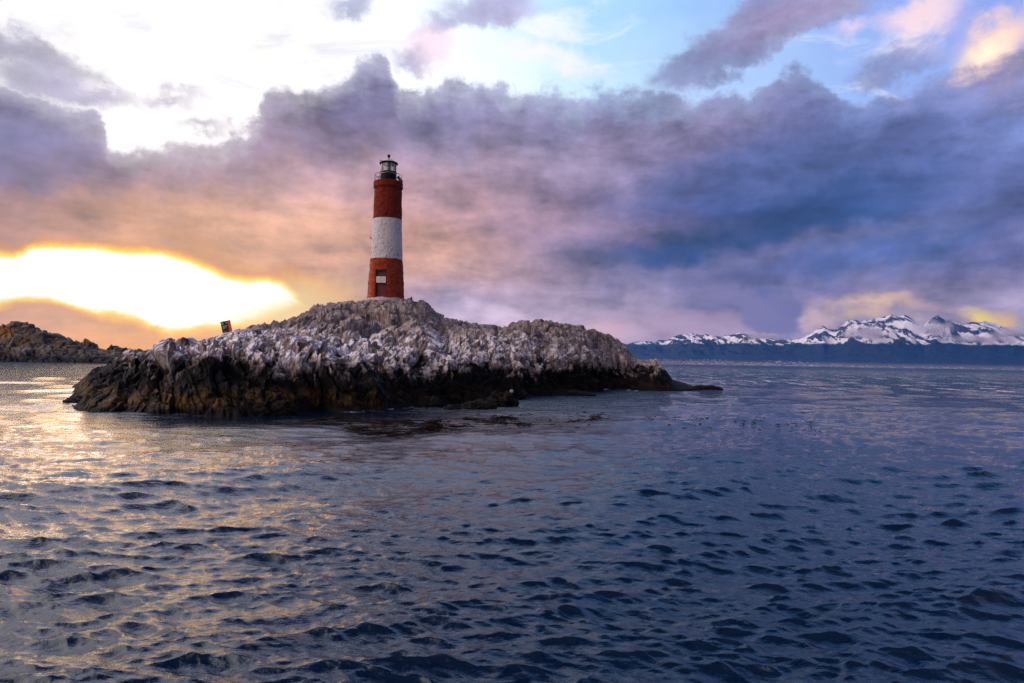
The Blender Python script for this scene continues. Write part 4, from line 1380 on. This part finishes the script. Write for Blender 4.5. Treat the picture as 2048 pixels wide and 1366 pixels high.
new_obj("solar_cells", bm_mesh("solar_cells", bm), simple_mat("cell", (0.02, 0.016, 0.03), 0.25), spn)
bm = bmesh.new()
bm_tube(bm, pb + Vector((0.02, 0.05, 0)), (pb.x + 0.02, pb.y + 0.35, zc1), 0.018, seg=6)
new_obj("panel_strut", bm_mesh("panel_strut", bm), m_dark, spn)

# ------------------------------------------------------------------ tilted information board on the left slope
sc = at_depth(455.0, 664.5, 40.5)
gz = isl_z(float(sc[0]), 40.5)
s_px = 40.5 / F
sg_ = empty("information_board", (float(sc[0]), 40.5, float(sc[2])), R(4))
sg_.rotation_euler = (0, R(-13), R(4))
tag(sg_, "small weathered black and orange notice board tilting on a thin post on the left slope", "sign")
m_blk = simple_mat("board_black", (0.016, 0.010, 0.008), 0.5, 0.3, 10)
m_org = simple_mat("board_orange", (0.62, 0.115, 0.018), 0.55, 0.35, 9)
m_wht = simple_mat("board_white", (0.66, 0.55, 0.50), 0.6, 0.2, 9)
bw, bh_ = 19.0 * s_px, 23.0 * s_px
bm = bmesh.new(); bm_box(bm, (0, 0, bh_ / 2), (bw, 0.03, bh_), bev=0.004)
bd_ = new_obj("board", bm_mesh("board", bm), m_blk, sg_)
bm = bmesh.new(); bm_box(bm, (bw * 0.355, -0.0175, bh_ / 2), (bw * 0.25, 0.006, bh_ * 0.94))
new_obj("orange_stripe", bm_mesh("orange_stripe", bm), m_org, bd_)
bm = bmesh.new()
bm_box(bm, (-bw * 0.34, -0.0175, bh_ * 0.88), (bw * 0.2, 0.006, bh_ * 0.07)); bm_box(bm, (-bw * 0.30, -0.0175, bh_ * 0.76), (bw * 0.10, 0.006, bh_ * 0.09))
new_obj('corner_mark', bm_mesh('corner_mark', bm), m_wht, bd_)
bm = bmesh.new()
for t in range(9):     # leaf-shaped emblem
    bm_box(bm, (bw * (0.12 + 0.03 * math.sin(t)), -0.0175 - 0.0004 * t, bh_ * (0.78 + 0.014 * t)), (bw * 0.10 * math.sin((t + 1) / 10 * math.pi), 0.006, bh_ * 0.018))
new_obj('emblem', bm_mesh('emblem', bm), m_wht, bd_)
for k, (y_, w_) in enumerate([(0.60, 0.52), (0.555, 0.48), (0.50, 0.34), (0.455, 0.30), (0.40, 0.18), (0.36, 0.14), (0.10, 0.16)]):
    x_ = -bw * 0.36
    xe = x_ + bw * w_
    bm = bmesh.new()
    while x_ < xe:
        cw = random.uniform(0.02, 0.045)
        bm_box(bm, (x_ + cw / 2, -0.0175, bh_ * y_), (cw, 0.006, bh_ * 0.022))
        x_ += cw + 0.01
    new_obj("writing_line", bm_mesh("writing_line", bm), m_wht, bd_)
bm = bmesh.new()
bm_tube(bm, (-0.03, 0.03, bh_ * 0.8), (-0.03, 0.03, -0.9), 0.014, seg=8)
new_obj("post", bm_mesh("post", bm), m_dark, sg_)


# ------------------------------------------------------------------ birds and small things on the ridge
def skin_body(name, verts, edges, radii, mat, parent=None):
    me = bpy.data.meshes.new(name)
    me.from_pydata(verts, edges, [])
    o = new_obj(name, me, mat, parent)
    md = o.modifiers.new("skin", 'SKIN')
    for i, r in enumerate(radii):
        me.skin_vertices[0].data[i].radius = (r, r)
    me.skin_vertices[0].data[0].use_root = True
    s = o.modifiers.new("sub", 'SUBSURF'); s.levels = 2; s.render_levels = 2
    dg = bpy.context.evaluated_depsgraph_get()
    nm = bpy.data.meshes.new_from_object(o.evaluated_get(dg))
    o.modifiers.clear()
    o.data = nm
    nm.polygons.foreach_set('use_smooth', [True] * len(nm.polygons))
    return o


m_bird = simple_mat("dark_feather", (0.012, 0.011, 0.014), 0.6, 0.3, 20)
# flying bird beside the white band
bp = at_depth(741.8, 477, 48.0)
bird = skin_body("bird", [(0, 0, 0), (0.13, 0, 0.03), (0.20, 0, 0.05), (0.26, 0, 0.045), (-0.12, 0, -0.02), (-0.22, 0, -0.03),
                          (0.05, 0.14, 0.09), (0.00, 0.34, 0.16), (-0.08, 0.52, 0.12), (0.05, -0.14, 0.09), (0.00, -0.34, 0.16), (-0.08, -0.52, 0.12)],
                 [(0, 1), (1, 2), (2, 3), (0, 4), (4, 5), (0, 6), (6, 7), (7, 8), (0, 9), (9, 10), (10, 11)],
                 [0.055, 0.045, 0.035, 0.010, 0.04, 0.015, 0.045, 0.03, 0.008, 0.045, 0.03, 0.008], m_bird)
bird.location = [float(v) for v in bp]
bird.scale = (0.42, 0.42, 0.42)
bird.rotation_euler = (R(52), R(-18), R(70))
tag(bird, "dark bird in flight just left of the lighthouse's white band", "bird")


def perched(px_, py_, dep_, label, s=1.0, rz=0.0):
    c = at_depth(px_, py_, dep_)
    o = skin_body("bird", [(0, 0, 0.12), (0.02, 0, 0.22), (0.03, 0, 0.33), (0.05, 0, 0.42), (0.12, 0, 0.43), (-0.04, 0, 0.03), (-0.09, 0, -0.06), (0.03, 0.03, 0.02), (0.03, 0.03, -0.10), (0.03, -0.03, 0.02), (0.03, -0.03, -0.10)],
                  [(0, 1), (1, 2), (2, 3), (3, 4), (0, 5), (5, 6), (0, 7), (7, 8), (0, 9), (9, 10)],
                  [0.075, 0.055, 0.03, 0.035, 0.008, 0.05, 0.02, 0.02, 0.01, 0.02, 0.01], m_bird)
    o.location = [float(v) for v in c]
    o.scale = (s, s, s)
    o.rotation_euler = (0, 0, rz)
    tag(o, label, "bird")
    return o


perched(879.5, 639.5, 51.5, "dark bird perched upright on the ridge right below the lighthouse mound", 0.62, 0.4)
bm = bmesh.new()
prev = None
hc = at_depth(932.5, 648.5, 53.5)
for k in range(13):
    t = math.pi * k / 12
    p = Vector((0.15 * math.cos(t), 0.0, 0.26 * math.sin(t)))
    if prev is not None: bm_tube(bm, prev, p, 0.022, seg=6)
    prev = p
for s_ in (-1, 1):
    bm_tube(bm, (0.15 * s_, 0, 0.02), (0.17 * s_, 0, -0.35), 0.022, seg=6)
hoop = new_obj("mooring_hoop", bm_mesh("mooring_hoop", bm), simple_mat("rusty_iron", (0.05, 0.032, 0.028), 0.8, 0.3, 10))
hoop.location = [float(v) for v in hc]
tag(hoop, "small dark arched iron hoop standing on the ridge right of the lighthouse", "hoop")
